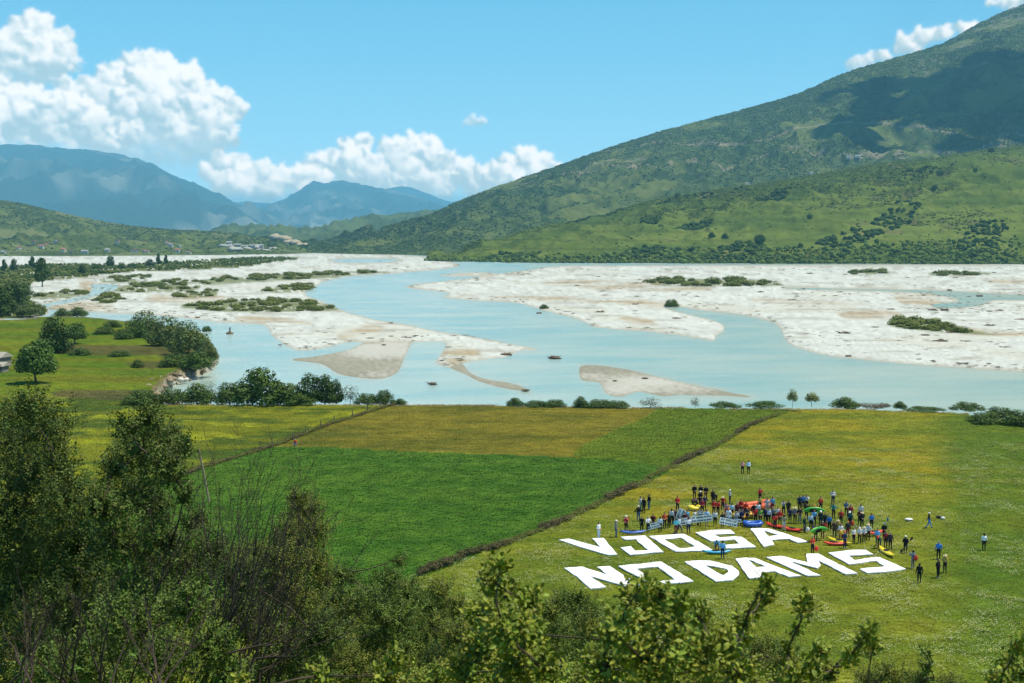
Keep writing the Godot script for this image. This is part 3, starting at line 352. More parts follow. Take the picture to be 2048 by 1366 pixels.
class Buf:
	var v := PackedVector3Array()
	var n := PackedVector3Array()
	var c := PackedColorArray()
	var t := PackedInt32Array()

	func tri(a: Vector3, b: Vector3, d: Vector3, col: Color) -> void:
		var nn := (d - a).cross(b - a).normalized()
		var k := v.size()
		v.append(a); v.append(b); v.append(d)
		n.append(nn); n.append(nn); n.append(nn)
		c.append(col); c.append(col); c.append(col)
		t.append(k); t.append(k + 1); t.append(k + 2)

	func quad(a: Vector3, b: Vector3, d: Vector3, e: Vector3, col: Color) -> void:
		var nn := (d - a).cross(b - a).normalized()
		var k := v.size()
		v.append(a); v.append(b); v.append(d); v.append(e)
		for i in 4:
			n.append(nn); c.append(col)
		t.append_array(PackedInt32Array([k, k + 1, k + 2, k, k + 2, k + 3]))

	func box(lo: Vector3, hi: Vector3, col: Color) -> void:
		var p := [Vector3(lo.x, lo.y, lo.z), Vector3(hi.x, lo.y, lo.z), Vector3(hi.x, lo.y, hi.z), Vector3(lo.x, lo.y, hi.z), Vector3(lo.x, hi.y, lo.z), Vector3(hi.x, hi.y, lo.z), Vector3(hi.x, hi.y, hi.z), Vector3(lo.x, hi.y, hi.z)]
		for f in [[4, 5, 6, 7], [0, 3, 2, 1], [3, 7, 6, 2], [1, 5, 4, 0], [2, 6, 5, 1], [0, 4, 7, 3]]:
			quad(p[f[0]], p[f[1]], p[f[2]], p[f[3]], col)

	func tube(path: PackedVector3Array, radii: PackedFloat32Array, sides: int, col: Color) -> void:
		var first := v.size()
		var m := path.size()
		for i in m:
			var dir := (path[mini(i + 1, m - 1)] - path[maxi(i - 1, 0)]).normalized()
			var a := dir.cross(Vector3(0.31, 0.2, 0.93)).normalized()
			var b := dir.cross(a)
			for s in sides:
				var w := TAU * s / sides
				var o := a * cos(w) + b * sin(w)
				v.append(path[i] + o * radii[i]); n.append(o); c.append(col)
		for i in m - 1:
			for s in sides:
				var p := first + i * sides + s
				var q := first + i * sides + (s + 1) % sides
				t.append_array(PackedInt32Array([p, p + sides, q, q, p + sides, q + sides]))

	func smooth() -> void:
		n.resize(v.size())
		n.fill(Vector3.ZERO)
		for k in range(0, t.size(), 3):
			var nn := (v[t[k + 2]] - v[t[k]]).cross(v[t[k + 1]] - v[t[k]])
			n[t[k]] += nn; n[t[k + 1]] += nn; n[t[k + 2]] += nn
		for k in n.size():
			n[k] = n[k].normalized()

	func mesh() -> ArrayMesh:
		var a := []
		a.resize(Mesh.ARRAY_MAX)
		a[Mesh.ARRAY_VERTEX] = v
		a[Mesh.ARRAY_NORMAL] = n
		a[Mesh.ARRAY_COLOR] = c
		a[Mesh.ARRAY_INDEX] = t
		var m := ArrayMesh.new()
		m.add_surface_from_arrays(Mesh.PRIMITIVE_TRIANGLES, a)
		return m


class Hill:
	var r := PackedVector3Array()
	var f := PackedVector3Array()
	var amp := 30.0
	var size := 300.0
	var curve := 1.2
	var bulge := 0.0
	var noise: FastNoiseLite
	var soft: FastNoiseLite

	func at(s: float, t: float) -> Vector3:
		var m := r.size()
		var k := clampi(int(s), 0, m - 2)
		var w := s - k
		var a := r[maxi(k - 1, 0)]
		var d := r[mini(k + 2, m - 1)]
		var top := r[k].cubic_interpolate(r[k + 1], a, d, w)
		var foot := f[k].lerp(f[k + 1], w)
		var p := Vector3(lerpf(foot.x, top.x, t), 0.0, lerpf(foot.z, top.z, t))
		var h := top.y
		var g := noise.get_noise_2d(p.x / size * 100.0, p.z / size * 100.0 * 0.7)
		var q := soft.get_noise_2d(p.x / size * 160.0 + 77.0, p.z / size * 160.0)
		var q2 := soft.get_noise_2d(p.x / size * 700.0, p.z / size * 700.0 + 31.0)
		if t <= 1.0:
			var e := sin(PI * minf(t, 1.0))
			p.y = h * (pow(t, curve) + bulge * e * 0.3) + amp * e * (g * 1.1 + q * 0.7) + amp * 0.13 * q2 * minf(1.0, t * 5.0)
			p.y = maxf(p.y, -1.0 + t * 3.0)
		else:
			p.y = h * (1.0 - (t - 1.0) * 1.4) + amp * 0.13 * q2 - (t - 1.0) * (t - 1.0) * h * 0.6
		return p


func put(o: Node3D, called: String, parent: Node = null) -> Node3D:
	if parent == null:
		var k: int = taken.get(called, 0)
		taken[called] = k + 1
		o.name = called if k == 0 else "%s_%03d" % [called, k]
		add_child(o)
	else:
		o.name = called
		parent.add_child(o, true)
	return o


func obj(called: String, m: Mesh, mat: Material, parent: Node = null) -> MeshInstance3D:
	var o := MeshInstance3D.new()
	o.mesh = m
	o.material_override = mat
	put(o, called, parent)
	return o


func tag(o: Node, label: String, category: String, group := "") -> void:
	o.set_meta("label", label)
	o.set_meta("category", category)
	if group != "":
		o.set_meta("group", group)


func kind(o: Node, k: String, label := "") -> void:
	o.set_meta("kind", k)
	if label != "":
		o.set_meta("label", label)


func copies(called: String, m: Mesh, mat: Material, places: Array[Transform3D], cols: PackedColorArray, parent: Node = null) -> MultiMeshInstance3D:
	var mm := MultiMesh.new()
	mm.transform_format = MultiMesh.TRANSFORM_3D
	mm.use_colors = true
	mm.mesh = m
	mm.instance_count = places.size()
	for i in places.size():
		mm.set_instance_transform(i, places[i])
		mm.set_instance_color(i, cols[i])
	var o := MultiMeshInstance3D.new()
	o.multimesh = mm
	o.material_override = mat
	put(o, called, parent)
	o.set_meta("kind", "stuff")
	return o


func lin(r: float, g: float, b: float) -> Color:
	return Color(r, g, b).linear_to_srgb()


func noise_tex(size: int, freq: float, lo: Color, hi: Color, seed_: int, normal := false, bump := 6.0) -> NoiseTexture2D:
	var f := FastNoiseLite.new()
	f.seed = seed_
	f.frequency = freq
	f.fractal_octaves = 5
	f.fractal_gain = 0.6
	var t := NoiseTexture2D.new()
	t.width = size
	t.height = size
	t.seamless = true
	t.noise = f
	if normal:
		t.as_normal_map = true
		t.bump_strength = bump
	else:
		var g := Gradient.new()
		g.set_color(0, lo)
		g.set_color(1, hi)
		t.color_ramp = g
	return t


func plain(key: String, c: Color, roughness := 0.9, spec := 0.3) -> StandardMaterial3D:
	if mats.has(key):
		return mats[key]
	var m := StandardMaterial3D.new()
	m.resource_name = key
	m.albedo_color = c
	m.roughness = roughness
	m.metallic_specular = spec
	m.vertex_color_use_as_albedo = true
	mats[key] = m
	return m


func leafy(key: String, c: Color, back: Color, roughness := 0.55) -> StandardMaterial3D:
	var m := plain(key, c, roughness, 0.24)
	m.backlight_enabled = true
	m.backlight = back
	return m


func rand(a: float, b: float) -> float:
	return rng.randf_range(a, b)


func land_y(x: float, z: float) -> float:
	var d := -z
	var slope := 31.6 - 0.42 * d + rough_noise.get_noise_2d(x * 6.0, z * 6.0) * 1.2
	var flat_y := FIELD_Y + 0.12 * soft_noise.get_noise_2d(x * 3.0, z * 3.0)
	var k := clampf((slope - flat_y + 2.0) / 4.0, 0.0, 1.0)
	return lerpf(flat_y, slope, k) + 2.0 * k * (1.0 - k) * 0.5


# ------------------------------------------------------------------ valley floor grid: fans out with distance
func row_d(r: float) -> float:
	if r < NEAR:
		return -24.0 + 84.0 * r / NEAR
	return 1.0 / (1.0 / 60.0 - (1.0 / 60.0 - 1.0 / 4200.0) * (r - NEAR) / (NR - 1 - NEAR))


func d_row(d: float) -> float:
	if d < 60.0:
		return (d + 24.0) / 84.0 * NEAR
	return NEAR + (1.0 / 60.0 - 1.0 / d) / (1.0 / 60.0 - 1.0 / 4200.0) * (NR - 1 - NEAR)


func half_w(d: float) -> float:
	return 0.455 * maxf(d, 0.0) + 16.0


func to_grid(x: float, z: float) -> Vector2:
	var d := clampf(-z, -23.9, 4199.0)
	return Vector2((x / half_w(d) * 0.5 + 0.5) * (NC - 1), d_row(d))


func rounded(flat: Array, wobble: float, steps: int) -> PackedVector2Array:
	var p := PackedVector2Array()
	for k in range(0, flat.size(), 2):
		p.append(Vector2(flat[k], flat[k + 1]))
	var out := PackedVector2Array()
	var m := p.size()
	for k in m:
		for s in steps:
			var q := p[k].cubic_interpolate(p[(k + 1) % m], p[(k + m - 1) % m], p[(k + 2) % m], float(s) / steps)
			var far := absf(q.y) * 0.012
			q.x += soft_noise.get_noise_2d(q.x * 9.0 / maxf(far * 0.4, 1.0), q.y * 3.0 / maxf(far * 0.4, 1.0)) * wobble * far
			q.y += soft_noise.get_noise_2d(q.y * 3.0 / maxf(far * 0.4, 1.0) + 500.0, q.x * 9.0 / maxf(far * 0.4, 1.0)) * wobble * far * 2.0
			out.append(q)
	return out


func raster(polys: Array, wobble: float, steps := 4) -> PackedFloat32Array:
	# signed distance in grid cells, positive inside
	var sd := PackedFloat32Array()
	sd.resize(NC * NR)
	sd.fill(9.0)
	var inside := PackedByteArray()
	inside.resize(NC * NR)
	for flat in polys:
		var w := rounded(flat, wobble, steps)
		var m := w.size()
		var g := PackedVector2Array()
		for q in w:
			g.append(to_grid(q.x, q.y))
		var cross := {}
		for k in m:
			var a := g[k]
			var b := g[(k + 1) % m]
			var lo_r := maxi(int(minf(a.y, b.y)) - 5, 0)
			var hi_r := mini(int(maxf(a.y, b.y)) + 6, NR - 1)
			var lo_c := maxi(int(minf(a.x, b.x)) - 5, 0)
			var hi_c := mini(int(maxf(a.x, b.x)) + 6, NC - 1)
			var ab := b - a
			var l2 := maxf(ab.length_squared(), 1e-6)
			if lo_c <= hi_c and (hi_r - lo_r) * (hi_c - lo_c) < 60000:
				for r in range(lo_r, hi_r + 1):
					for cc in range(lo_c, hi_c + 1):
						var p: Vector2 = Vector2(cc, r) - a
						var dist := (p - ab * clampf(p.dot(ab) / l2, 0.0, 1.0)).length()
						var i := r * NC + cc
						if dist < sd[i]:
							sd[i] = dist
			if a.y != b.y:
				for r in range(maxi(ceili(minf(a.y, b.y)), 0), mini(ceili(maxf(a.y, b.y)), NR)):
					if not cross.has(r):
						cross[r] = []
					cross[r].append(a.x + (r - a.y) / (b.y - a.y) * ab.x)
		for r in cross:
			var xs: Array = cross[r]
			xs.sort()
			for k in range(0, xs.size() - 1, 2):
				for cc in range(clampi(ceili(xs[k]), 0, NC), clampi(ceili(xs[k + 1]), 0, NC)):
					inside[r * NC + cc] = 1
	for i in NC * NR:
		if inside[i] == 0:
			sd[i] = -sd[i]
	return sd


func build_floor() -> void:
	var land := raster(LAND, 0.10)
	var wood := raster(WOOD, 0.35)
	var gravel := raster(GRAVEL, 0.22, 6)
	var wet := raster(WET, 0.22, 6)
	var pool := raster(POOL, 0.15, 6)
	var sand := raster(SAND, 0.6, 5)
	var reed := raster(REED, 0.3)
	var cover := []
	for q in PATCHES:
		cover.append(q[0])
	var turf := raster(cover, 0.5)
	var fid := PackedByteArray()
	fid.resize(NC * NR)
	for k in FIELDS.size():
		var f := raster([FIELDS[k]], 0.13, 5)
		for i in NC * NR:
			if f[i] > 0.0:
				fid[i] = k + 1
	bed_mask.resize(NC * NR)
	for i in NC * NR:
		bed_mask[i] = maxf(maxf(minf(gravel[i], -pool[i]), minf(wet[i], -pool[i]) + 0.8), land[i] - 1.0)
	print("masks ", Time.get_ticks_msec())
	var b := Buf.new()
	var count := NC * NR
	b.v.resize(count)
	b.c.resize(count)
	var sort := PackedByteArray()
	sort.resize(count)
	for r in NR:
		var d := row_d(r)
		var hw := half_w(d)
		for cc in NC:
			var i := r * NC + cc
			var x := (float(cc) / (NC - 1) * 2.0 - 1.0) * hw
			var z := -d
			var y := -0.9
			var col := Color(0.3, 0.28, 0.22)
			var n1 := soft_noise.get_noise_2d(x * 2.0, z * 2.0)
			var n2 := rough_noise.get_noise_2d(x * 14.0, z * 14.0)
			var sl := land[i]
			if d < 70.0:
				sl = 9.0
			if sl > -4.0:
				var k := smoothstep(-2.5, 1.2, sl)
				y = lerpf(-0.9, land_y(x, z) if sl > 0.0 else FIELD_Y, k)
			if sl > 0.0:
				sort[i] = 1 + fid[i]
				var streak := rough_noise.get_noise_2d(x * 2.2 + 40.0, z * 6.0)
				var patch := soft_noise.get_noise_2d(x * 1.1 + 9.0, z * 1.6 + 300.0)
				var g := clampf(0.5 + streak * 0.9 + patch * 0.7, 0.0, 1.0)
				match fid[i]:
					1:
						col = Color(0.058, 0.09, 0.013).lerp(Color(0.135, 0.15, 0.012), smoothstep(0.25, 0.7, g))
						var spot := rough_noise.get_noise_2d(x * 3.2, z * 3.2 + 91.0)
						if spot > 0.12:
							col = col.lerp(Color(0.23, 0.25, 0.015), clampf((spot - 0.12) * 2.4 + n2 * 0.5, 0.0, 0.8))
					2:
						col = Color(0.082, 0.092, 0.013).lerp(Color(0.165, 0.145, 0.018), clampf(g + 0.5 * rough_noise.get_noise_2d(x * 4.0, z * 18.0), 0.0, 1.0))
					3:
						col = Color(0.070, 0.120, 0.012).lerp(Color(0.105, 0.145, 0.015), g)
					4:
						col = Color(0.040, 0.104, 0.012).lerp(Color(0.064, 0.130, 0.015), clampf(g + n2 * 0.6, 0.0, 1.0))
					_:
						if d > 252.0:
							col = Color(0.062, 0.112, 0.011).lerp(Color(0.125, 0.160, 0.013), g)
							var band := soft_noise.get_noise_2d(x * 0.5, z * 4.0 + 40.0)
							if band > 0.1:
								col = col.lerp(Color(0.12, 0.12, 0.014), minf(0.8, (band - 0.1) * 4.0))
						else:
							col = Color(0.090, 0.128, 0.014).lerp(Color(0.165, 0.180, 0.018), g)
							var gold := soft_noise.get_noise_2d(x * 1.6 + 12.0, z * 1.3) + clampf((d - 135.0) / 90.0, -0.35, 0.35) - clampf((absf(x - 45.0) - 30.0) / 60.0, 0.0, 0.4)
							if gold > -0.03:
								col = col.lerp(Color(0.235, 0.195, 0.014), clampf((gold + 0.03) * 1.3, 0.0, 0.7) * clampf(0.5 + streak * 1.4, 0.15, 1.0))
							var lush := clampf((x - 0.335 * d) / 5.0, 0.0, 1.0)
							col = col.lerp(Color(0.056, 0.112, 0.013), lush * 0.7)
				if reed[i] > 0.0:
					col = Color(0.060, 0.068, 0.020).lerp(Color(0.105, 0.092, 0.030), g)
				col = col * (1.0 + 0.35 * n2)
				if sl < 1.6 and d > 100.0:
					col = col.lerp(Color(0.17, 0.13, 0.085), 0.6)
			else:
				var w := wood[i]
				var sg := minf(gravel[i], -pool[i])
				var sw := minf(wet[i], -pool[i])
				var s := maxf(sg, sw)
				var bed := -0.9
				if s > -8.0:
					bed = clampf(sg * 0.10, -0.9, 0.42)
					bed = maxf(bed, clampf(sw * 0.03, -0.9, 0.11))
					if sg > 1.0:
						bed += minf(0.13, (sg - 1.0) * 0.1) * (soft_noise.get_noise_2d(x * 1.2, z * 0.6) + 0.5 * soft_noise.get_noise_2d(x * 4.0, z * 3.0))
					y = maxf(y, bed)
				if w > -1.0:
					y = maxf(y, clampf(0.2 + w * 0.12, 0.2, 0.7))
				if w > -0.3:
					sort[i] = 7
					col = Color(0.070, 0.088, 0.020).lerp(Color(0.135, 0.145, 0.045), clampf(0.5 + n1 + n2 * 0.6, 0.0, 1.0))
					if n1 + n2 * 0.7 > 0.42:
						col = Color(0.42, 0.40, 0.34)
				elif s > -2.0:
					sort[i] = 6
					var lod := 1.0 if d < 420.0 else (0.4 if d < 900.0 else 0.16)
					var grain := rough_noise.get_noise_2d(x * 24.0 * lod, z * 12.0 * lod)
					var streak2 := rough_noise.get_noise_2d((x + z * 0.35) * 0.9, z * 3.4)
					col = Color(0.505, 0.520, 0.478) * (1.0 + 0.24 * grain + 0.18 * streak2)
					var tan_ := smoothstep(0.12, 0.45, soft_noise.get_noise_2d(x * 0.8 + 60.0, z * 0.5))
					col = col.lerp(Color(0.46, 0.43, 0.34), tan_ * 0.4)
					if streak2 > 0.24:
						col = col.lerp(Color(0.27, 0.25, 0.20), minf(0.6, (streak2 - 0.24) * 4.0))
					if sand[i] > -1.5:
						col = col.lerp(Color(0.34, 0.27, 0.17) * (1.0 + 0.3 * grain), clampf((sand[i] + 1.5) * 0.4, 0.0, 0.85) * clampf(0.65 + streak2 * 1.6, 0.0, 1.0))
					if sw > sg:
						col = Color(0.285, 0.272, 0.215) * (1.0 + 0.25 * grain + 0.2 * n1)
						var edge := soft_noise.get_noise_2d(x * 1.5 + 200.0, z * 0.8)
						col = col.lerp(Color(0.48, 0.47, 0.42), clampf(edge * 2.0 + grain * 0.4, 0.0, 0.8))
						if sw < 0.8:
							col = col.lerp(Color(0.25, 0.23, 0.16), 0.5)
					elif turf[i] > -0.6 and grain + n1 * 0.8 > -0.35:
						col = col.lerp(Color(0.115, 0.135, 0.035) * (1.0 + 0.5 * grain), clampf((turf[i] + 0.6) * 0.8, 0.0, 0.8))
					elif sg < 0.9:
						col = col.lerp(Color(0.36, 0.33, 0.26), 0.7)
			b.v[i] = Vector3(x, y, z)
			b.c[i] = Color(maxf(col.r, 0.004), maxf(col.g, 0.004), maxf(col.b, 0.003))
	b.n.resize(count)
	for r in NR - 1:
		for cc in NC - 1:
			var i := r * NC + cc
			b.t.append_array(PackedInt32Array([i, i + NC, i + 1, i + 1, i + NC, i + NC + 1]))
	b.smooth()
	print("floor ", Time.get_ticks_msec())
	var parts := []
	for k in 8:
		parts.append(PackedInt32Array())
	for k in range(0, b.t.size(), 3):
		var a := b.t[k]
		var e := b.t[k + 1]
		var f := b.t[k + 2]
		if b.v[a].y < -0.35 and b.v[e].y < -0.35 and b.v[f].y < -0.35:
			continue
		var w := maxi(sort[a], maxi(sort[e], sort[f]))
		if w == 0:
			w = 6
		parts[w].append(a); parts[w].append(e); parts[w].append(f)
	var grass := plain("grass_ground", Color.WHITE, 1.0, 0.1)
	grass.detail_enabled = true
	grass.detail_blend_mode = BaseMaterial3D.BLEND_MODE_MUL
	grass.detail_albedo = noise_tex(512, 0.05, lin(0.45, 0.45, 0.45), lin(1.45, 1.45, 1.45), 5)
	grass.uv1_triplanar = true
	grass.uv1_world_triplanar = true
	grass.uv1_scale = Vector3(0.11, 0.11, 0.11)
	var stones := plain("river_gravel", Color.WHITE, 1.0, 0.1)
	stones.detail_enabled = true
	stones.detail_blend_mode = BaseMaterial3D.BLEND_MODE_MUL
	stones.detail_albedo = noise_tex(512, 0.09, lin(0.62, 0.62, 0.62), lin(1.2, 1.2, 1.2), 8)
	stones.uv1_triplanar = true
	stones.uv1_world_triplanar = true
	stones.uv1_scale = Vector3(0.07, 0.07, 0.07)
	var names := ["", "meadow", "field", "field", "field", "field", "gravel_bed", "plain"]
	var labels := ["", "flower meadow and hillside on the near bank", "field with yellow flowers on the left", "olive mustard field by the river", "dark green strip field", "vivid green crop field", "white gravel bars of the river bed", "scrubby green river plain on the left"]
	for k in range(1, 8):
		var idx: PackedInt32Array = parts[k]
		if idx.is_empty():
			continue
		var q := Buf.new()
		var map := PackedInt32Array()
		map.resize(count)
		map.fill(-1)
		for j in idx:
			if map[j] < 0:
				map[j] = q.v.size()
				q.v.append(b.v[j]); q.n.append(b.n[j]); q.c.append(b.c[j])
			q.t.append(map[j])
		kind(obj(names[k], q.mesh(), stones if k == 6 else grass), "structure", labels[k])
	build_grass(land, fid, b)


func in_letters(x: float, z: float) -> bool:
	if z < -152.0 or z > -108.0:
		return false
	for l in LETTERS:
		for s in l[2]:
			var p := PackedVector2Array()
			for k in range(0, s.size(), 2):
				p.append(Vector2(s[k], s[k + 1]))
			if Geometry2D.is_point_in_polygon(Vector2(x, z), p):
				return true
	return false


func build_grass(land: PackedFloat32Array, fid: PackedByteArray, b: Buf) -> void:
	rng.seed = 11
	var t := Buf.new()
	for k in 9:
		var a := rand(0, TAU)
		var o := Vector3(cos(a), 0, sin(a)) * rand(0.02, 0.2)
		var lean := Vector3(cos(a) * rand(0.08, 0.24), rand(0.08, 0.22), sin(a) * rand(0.08, 0.24))
		var side := Vector3(-sin(a), 0, cos(a)) * 0.045
		t.tri(o - side, o + side, o + lean, Color.WHITE)
	var flower := Buf.new()
	for k in 4:
		var o := Vector3(rand(-0.3, 0.3), rand(0.16, 0.26), rand(-0.3, 0.3))
		for j in 3:
			var a := TAU * j / 3.0
			flower.tri(o, o + Vector3(cos(a), 0.1, sin(a)) * 0.042, o + Vector3(cos(a + 1.6), 0.1, sin(a + 1.6)) * 0.042, Color.WHITE)
	var spots: Array[Transform3D] = []
	var cols := PackedColorArray()
	var f_spots: Array[Transform3D] = []
	var f_cols := PackedColorArray()
	var tries := 0
	while spots.size() < 190000 and tries < 700000:
		tries += 1
		var d := sqrt(rand(72.0 * 72.0, 300.0 * 300.0)) if tries % 3 == 0 else rand(76.0, 250.0)
		var hw := half_w(d) - 8.0
		var x := rand(-hw, hw)
		var g := to_grid(x, -d)
		var i := int(g.y + 0.5) * NC + int(g.x + 0.5)
		if land[i] < 0.8 or in_letters(x, -d):
			continue
		var y := land_y(x, -d)
		if y > 6.0:
			continue
		var s := rand(0.6, 1.15)
		var w := 1.0 + maxf(0.0, d - 110.0) / 130.0
		var tall := s * (0.8 if fid[i] == 4 or fid[i] == 3 else 0.5)
		spots.append(Transform3D(Basis(Vector3.UP, rand(0, TAU)).scaled(Vector3(w, tall, w)), Vector3(x, y - 0.02, -d)))
		var c := b.c[i] * rand(0.95, 1.6)
		cols.append(Color(c.r * rand(0.9, 1.2), c.g, c.b))
		if fid[i] == 0 and d < 190.0 and rough_noise.get_noise_2d(x * 5.0, -d * 5.0) * 0.6 + rand(-0.3, 0.3) > 0.21:
			f_spots.append(Transform3D(Basis(Vector3.UP, rand(0, TAU)).scaled(Vector3(1.1, 1, 1.1)), Vector3(x, y, -d)))
			f_cols.append(Color(0.55, 0.55, 0.38) if rng.randf() < 0.6 else Color(0.42, 0.40, 0.06))
		elif fid[i] == 1 and rng.randf() < 0.15 and b.c[i].r > 0.16:
			f_spots.append(Transform3D(Basis(Vector3.UP, rand(0, TAU)).scaled(Vector3(1.6, 2, 1.6)), Vector3(x, y, -d)))
			f_cols.append(Color(0.48, 0.46, 0.03))
	kind(copies("grass", t.mesh(), leafy("grass_blade", Color.WHITE, lin(0.06, 0.09, 0.008), 0.8), spots, cols), "stuff", "grass growing on the meadow and fields")
	kind(copies("wildflowers", flower.mesh(), plain("petal", Color.WHITE), f_spots, f_cols), "stuff", "white and yellow wildflowers scattered through the meadow grass")
	print("grass ", spots.size(), " ", f_spots.size(), " ", Time.get_ticks_msec())


# ------------------------------------------------------------------ water
func build_water() -> void:
	var b := Buf.new()
	var from_row := int(d_row(205.0))
	var rows := NR - from_row
	var colsn := NC / 2
	for r in rows:
		var d := row_d(from_row + r)
		for k in colsn:
			var x := (float(k * 2) / (NC - 1) * 2.0 - 1.0) * half_w(d)
			b.v.append(Vector3(x, 0.0, -d))
			b.n.append(Vector3.UP)
			var n1 := soft_noise.get_noise_2d((x + d * 0.5) * 0.9, (d - x * 0.3) * 2.2)
			var n2 := rough_noise.get_noise_2d((x + d * 0.4) * 0.9 + 90.0, (d - x * 0.25) * 4.0)
			var c := Color(0.27, 0.40, 0.365).lerp(Color(0.41, 0.472, 0.395), clampf(0.5 + n1 * 0.9 + n2 * 0.45, 0.0, 1.0))
			var shallow := clampf((bed_mask[(from_row + r) * NC + k * 2] + 4.0) / 4.0, 0.0, 1.0)
			c = c.lerp(Color(0.43, 0.42, 0.32), shallow * shallow * clampf(0.55 + n2 * 1.2, 0.1, 0.8))
			b.c.append(c)
	for r in rows - 1:
		for k in colsn - 1:
			var i := r * colsn + k
			b.t.append_array(PackedInt32Array([i, i + colsn, i + 1, i + 1, i + colsn, i + colsn + 1]))
	var m := plain("silty_water", Color.WHITE, 0.18, 0.42)
	m.normal_enabled = true
	m.normal_scale = 0.5
	m.normal_texture = noise_tex(512, 0.03, Color.BLACK, Color.WHITE, 21, true, 5.0)
	m.uv1_triplanar = true
	m.uv1_world_triplanar = true
	m.uv1_scale = Vector3(0.035, 0.035, 0.06)
	kind(obj("river", b.mesh(), m), "structure", "pale turquoise silty braided river")
	var g := Buf.new()
	g.quad(Vector3(-60000, -2.0, 300), Vector3(-60000, -2.0, -60000), Vector3(60000, -2.0, -60000), Vector3(60000, -2.0, 300), Color(0.12, 0.13, 0.06))
	kind(obj("ground", g.mesh(), plain("far_ground", Color.WHITE, 1.0, 0.1)), "structure", "valley ground reaching to the horizon")


# ------------------------------------------------------------------ hills
func build_hills() -> void:
	var setup := {
		"near_hill": [15.0, 300.0, 0.9, 0.25, 560, 170], "mountain_right": [42.0, 620.0, 1.12, 0.0, 620, 220], "village_hill": [26.0, 420.0, 1.6, 0.0, 300, 110],
		"far_hill": [70.0, 900.0, 1.1, 0.0, 200, 70], "mountain_left": [360.0, 4200.0, 1.25, 0.0, 300, 110], "mountain_middle": [340.0, 4000.0, 1.3, 0.0, 240, 90], "mountain_far": [120.0, 5000.0, 1.2, 0.0, 120, 30]}
	var labels := {"near_hill": "green grassy hill right of the river", "mountain_right": "large scrub covered mountain on the right", "village_hill": "low hill with a village on the left", "far_hill": "hazy green hills in the valley gap", "mountain_left": "hazy blue mountain on the left", "mountain_middle": "hazy blue peak in the middle", "mountain_far": "faint far blue ridge"}
	for called in RIDGES:
		var a: Array = RIDGES[called]
		var h := Hill.new()
		for k in range(0, a.size(), 5):
			h.r.append(Vector3(a[k], a[k + 1], a[k + 2]))
			h.f.append(Vector3(a[k + 3], 0, a[k + 4]))
		var s: Array = setup[called]
		h.amp = s[0]
		h.size = s[1]
		h.curve = s[2]
		h.bulge = s[3]
		h.noise = ridge_noise
		h.soft = rough_noise
		hills[called] = h
		var nc: int = s[4]
		var nr: int = s[5]
		var back := 10
		var b := Buf.new()
		var m := h.r.size()
		for r in nr + back:
			var t := float(r) / (nr - 1) if r < nr else 1.0 + float(r - nr + 1) / back * 0.5
			for k in nc:
				var p := h.at(float(k) / (nc - 1) * (m - 1.0), t)
				b.v.append(p)
				b.c.append(hill_color(called, p, t))
		for r in nr + back - 1:
			for k in nc - 1:
				var i := r * nc + k
				b.t.append_array(PackedInt32Array([i, i + nc, i + 1, i + 1, i + nc, i + nc + 1]))
		b.smooth()
		var mat := plain("hill_cover", Color.WHITE, 1.0, 0.08)
		kind(obj("hill" if called.contains("hill") else "mountain", b.mesh(), mat), "structure", labels[called])


func hill_color(called: String, p: Vector3, t: float) -> Color:
	var fine := rough_noise.get_noise_2d(p.x * 0.9, p.z * 0.9)
	var mid := rough_noise.get_noise_2d(p.x * 0.16 + 44.0, p.z * 0.16)
	var big := soft_noise.get_noise_2d(p.x * 0.07, p.z * 0.07 + 12.0)
	var c: Color
	match called:
		"near_hill":
			c = Color(0.068, 0.100, 0.020).lerp(Color(0.125, 0.155, 0.032), clampf(0.5 + mid * 1.5 + big + fine * 0.9, 0.0, 1.0))
			var scrub := clampf((mid * 0.9 + big * 0.9 + (t - 0.60) * 1.1 + fine * 0.9) * 3.0, 0.0, 1.0)
			c = c.lerp(Color(0.048, 0.070, 0.020), scrub * 0.85)
			var terrace := sin(p.y * 0.42 + mid * 3.0)
			if p.x < 900.0 and terrace > 0.6:
				c = c * 0.8
			if mid > 0.3 and fine > 0.25:
				c = c.lerp(Color(0.16, 0.13, 0.06), 0.5)
		"mountain_right":
			c = Color(0.042, 0.066, 0.023).lerp(Color(0.084, 0.110, 0.038), clampf(0.5 + fine * 1.8 + mid * 0.6, 0.0, 1.0))
			var open := clampf((big * 1.2 + mid * 1.2 - 0.18 + clampf(t - 0.8, 0.0, 0.3) * 1.6) * 2.5, 0.0, 1.0)
			c = c.lerp(Color(0.118, 0.140, 0.042), open * 0.75)
			if absf(p.y - (260.0 + mid * 90.0 + p.x * 0.05)) < 5.0 or absf(p.y - (430.0 + big * 120.0 - p.x * 0.03)) < 5.0:
				c = Color(0.20, 0.18, 0.12)
			var rock := clampf((fine * 0.9 + mid * 0.7 + clampf(p.y - 700.0, -400.0, 500.0) / 900.0 - 0.55) * 4.0, 0.0, 1.0)
			c = c.lerp(Color(0.20, 0.19, 0.165), rock * 0.6)
		"village_hill":
			c = Color(0.050, 0.070, 0.022).lerp(Color(0.105, 0.130, 0.038), clampf(0.5 + fine * 1.3 + mid * 1.4, 0.0, 1.0))
			if mid > 0.3:
				c = c.lerp(Color(0.15, 0.14, 0.085), 0.35)
		"far_hill":
			c = Color(0.040, 0.062, 0.02).lerp(Color(0.09, 0.115, 0.032), clampf(0.5 + mid * 1.4 + big, 0.0, 1.0))
		_:
			c = Color(0.032, 0.044, 0.026).lerp(Color(0.27, 0.26, 0.20), clampf(soft_noise.get_noise_2d(p.x * 0.02, p.z * 0.02) * 1.3 + rough_noise.get_noise_2d(p.x * 0.05, p.z * 0.03) * 1.1, 0.0, 1.0))
	return c


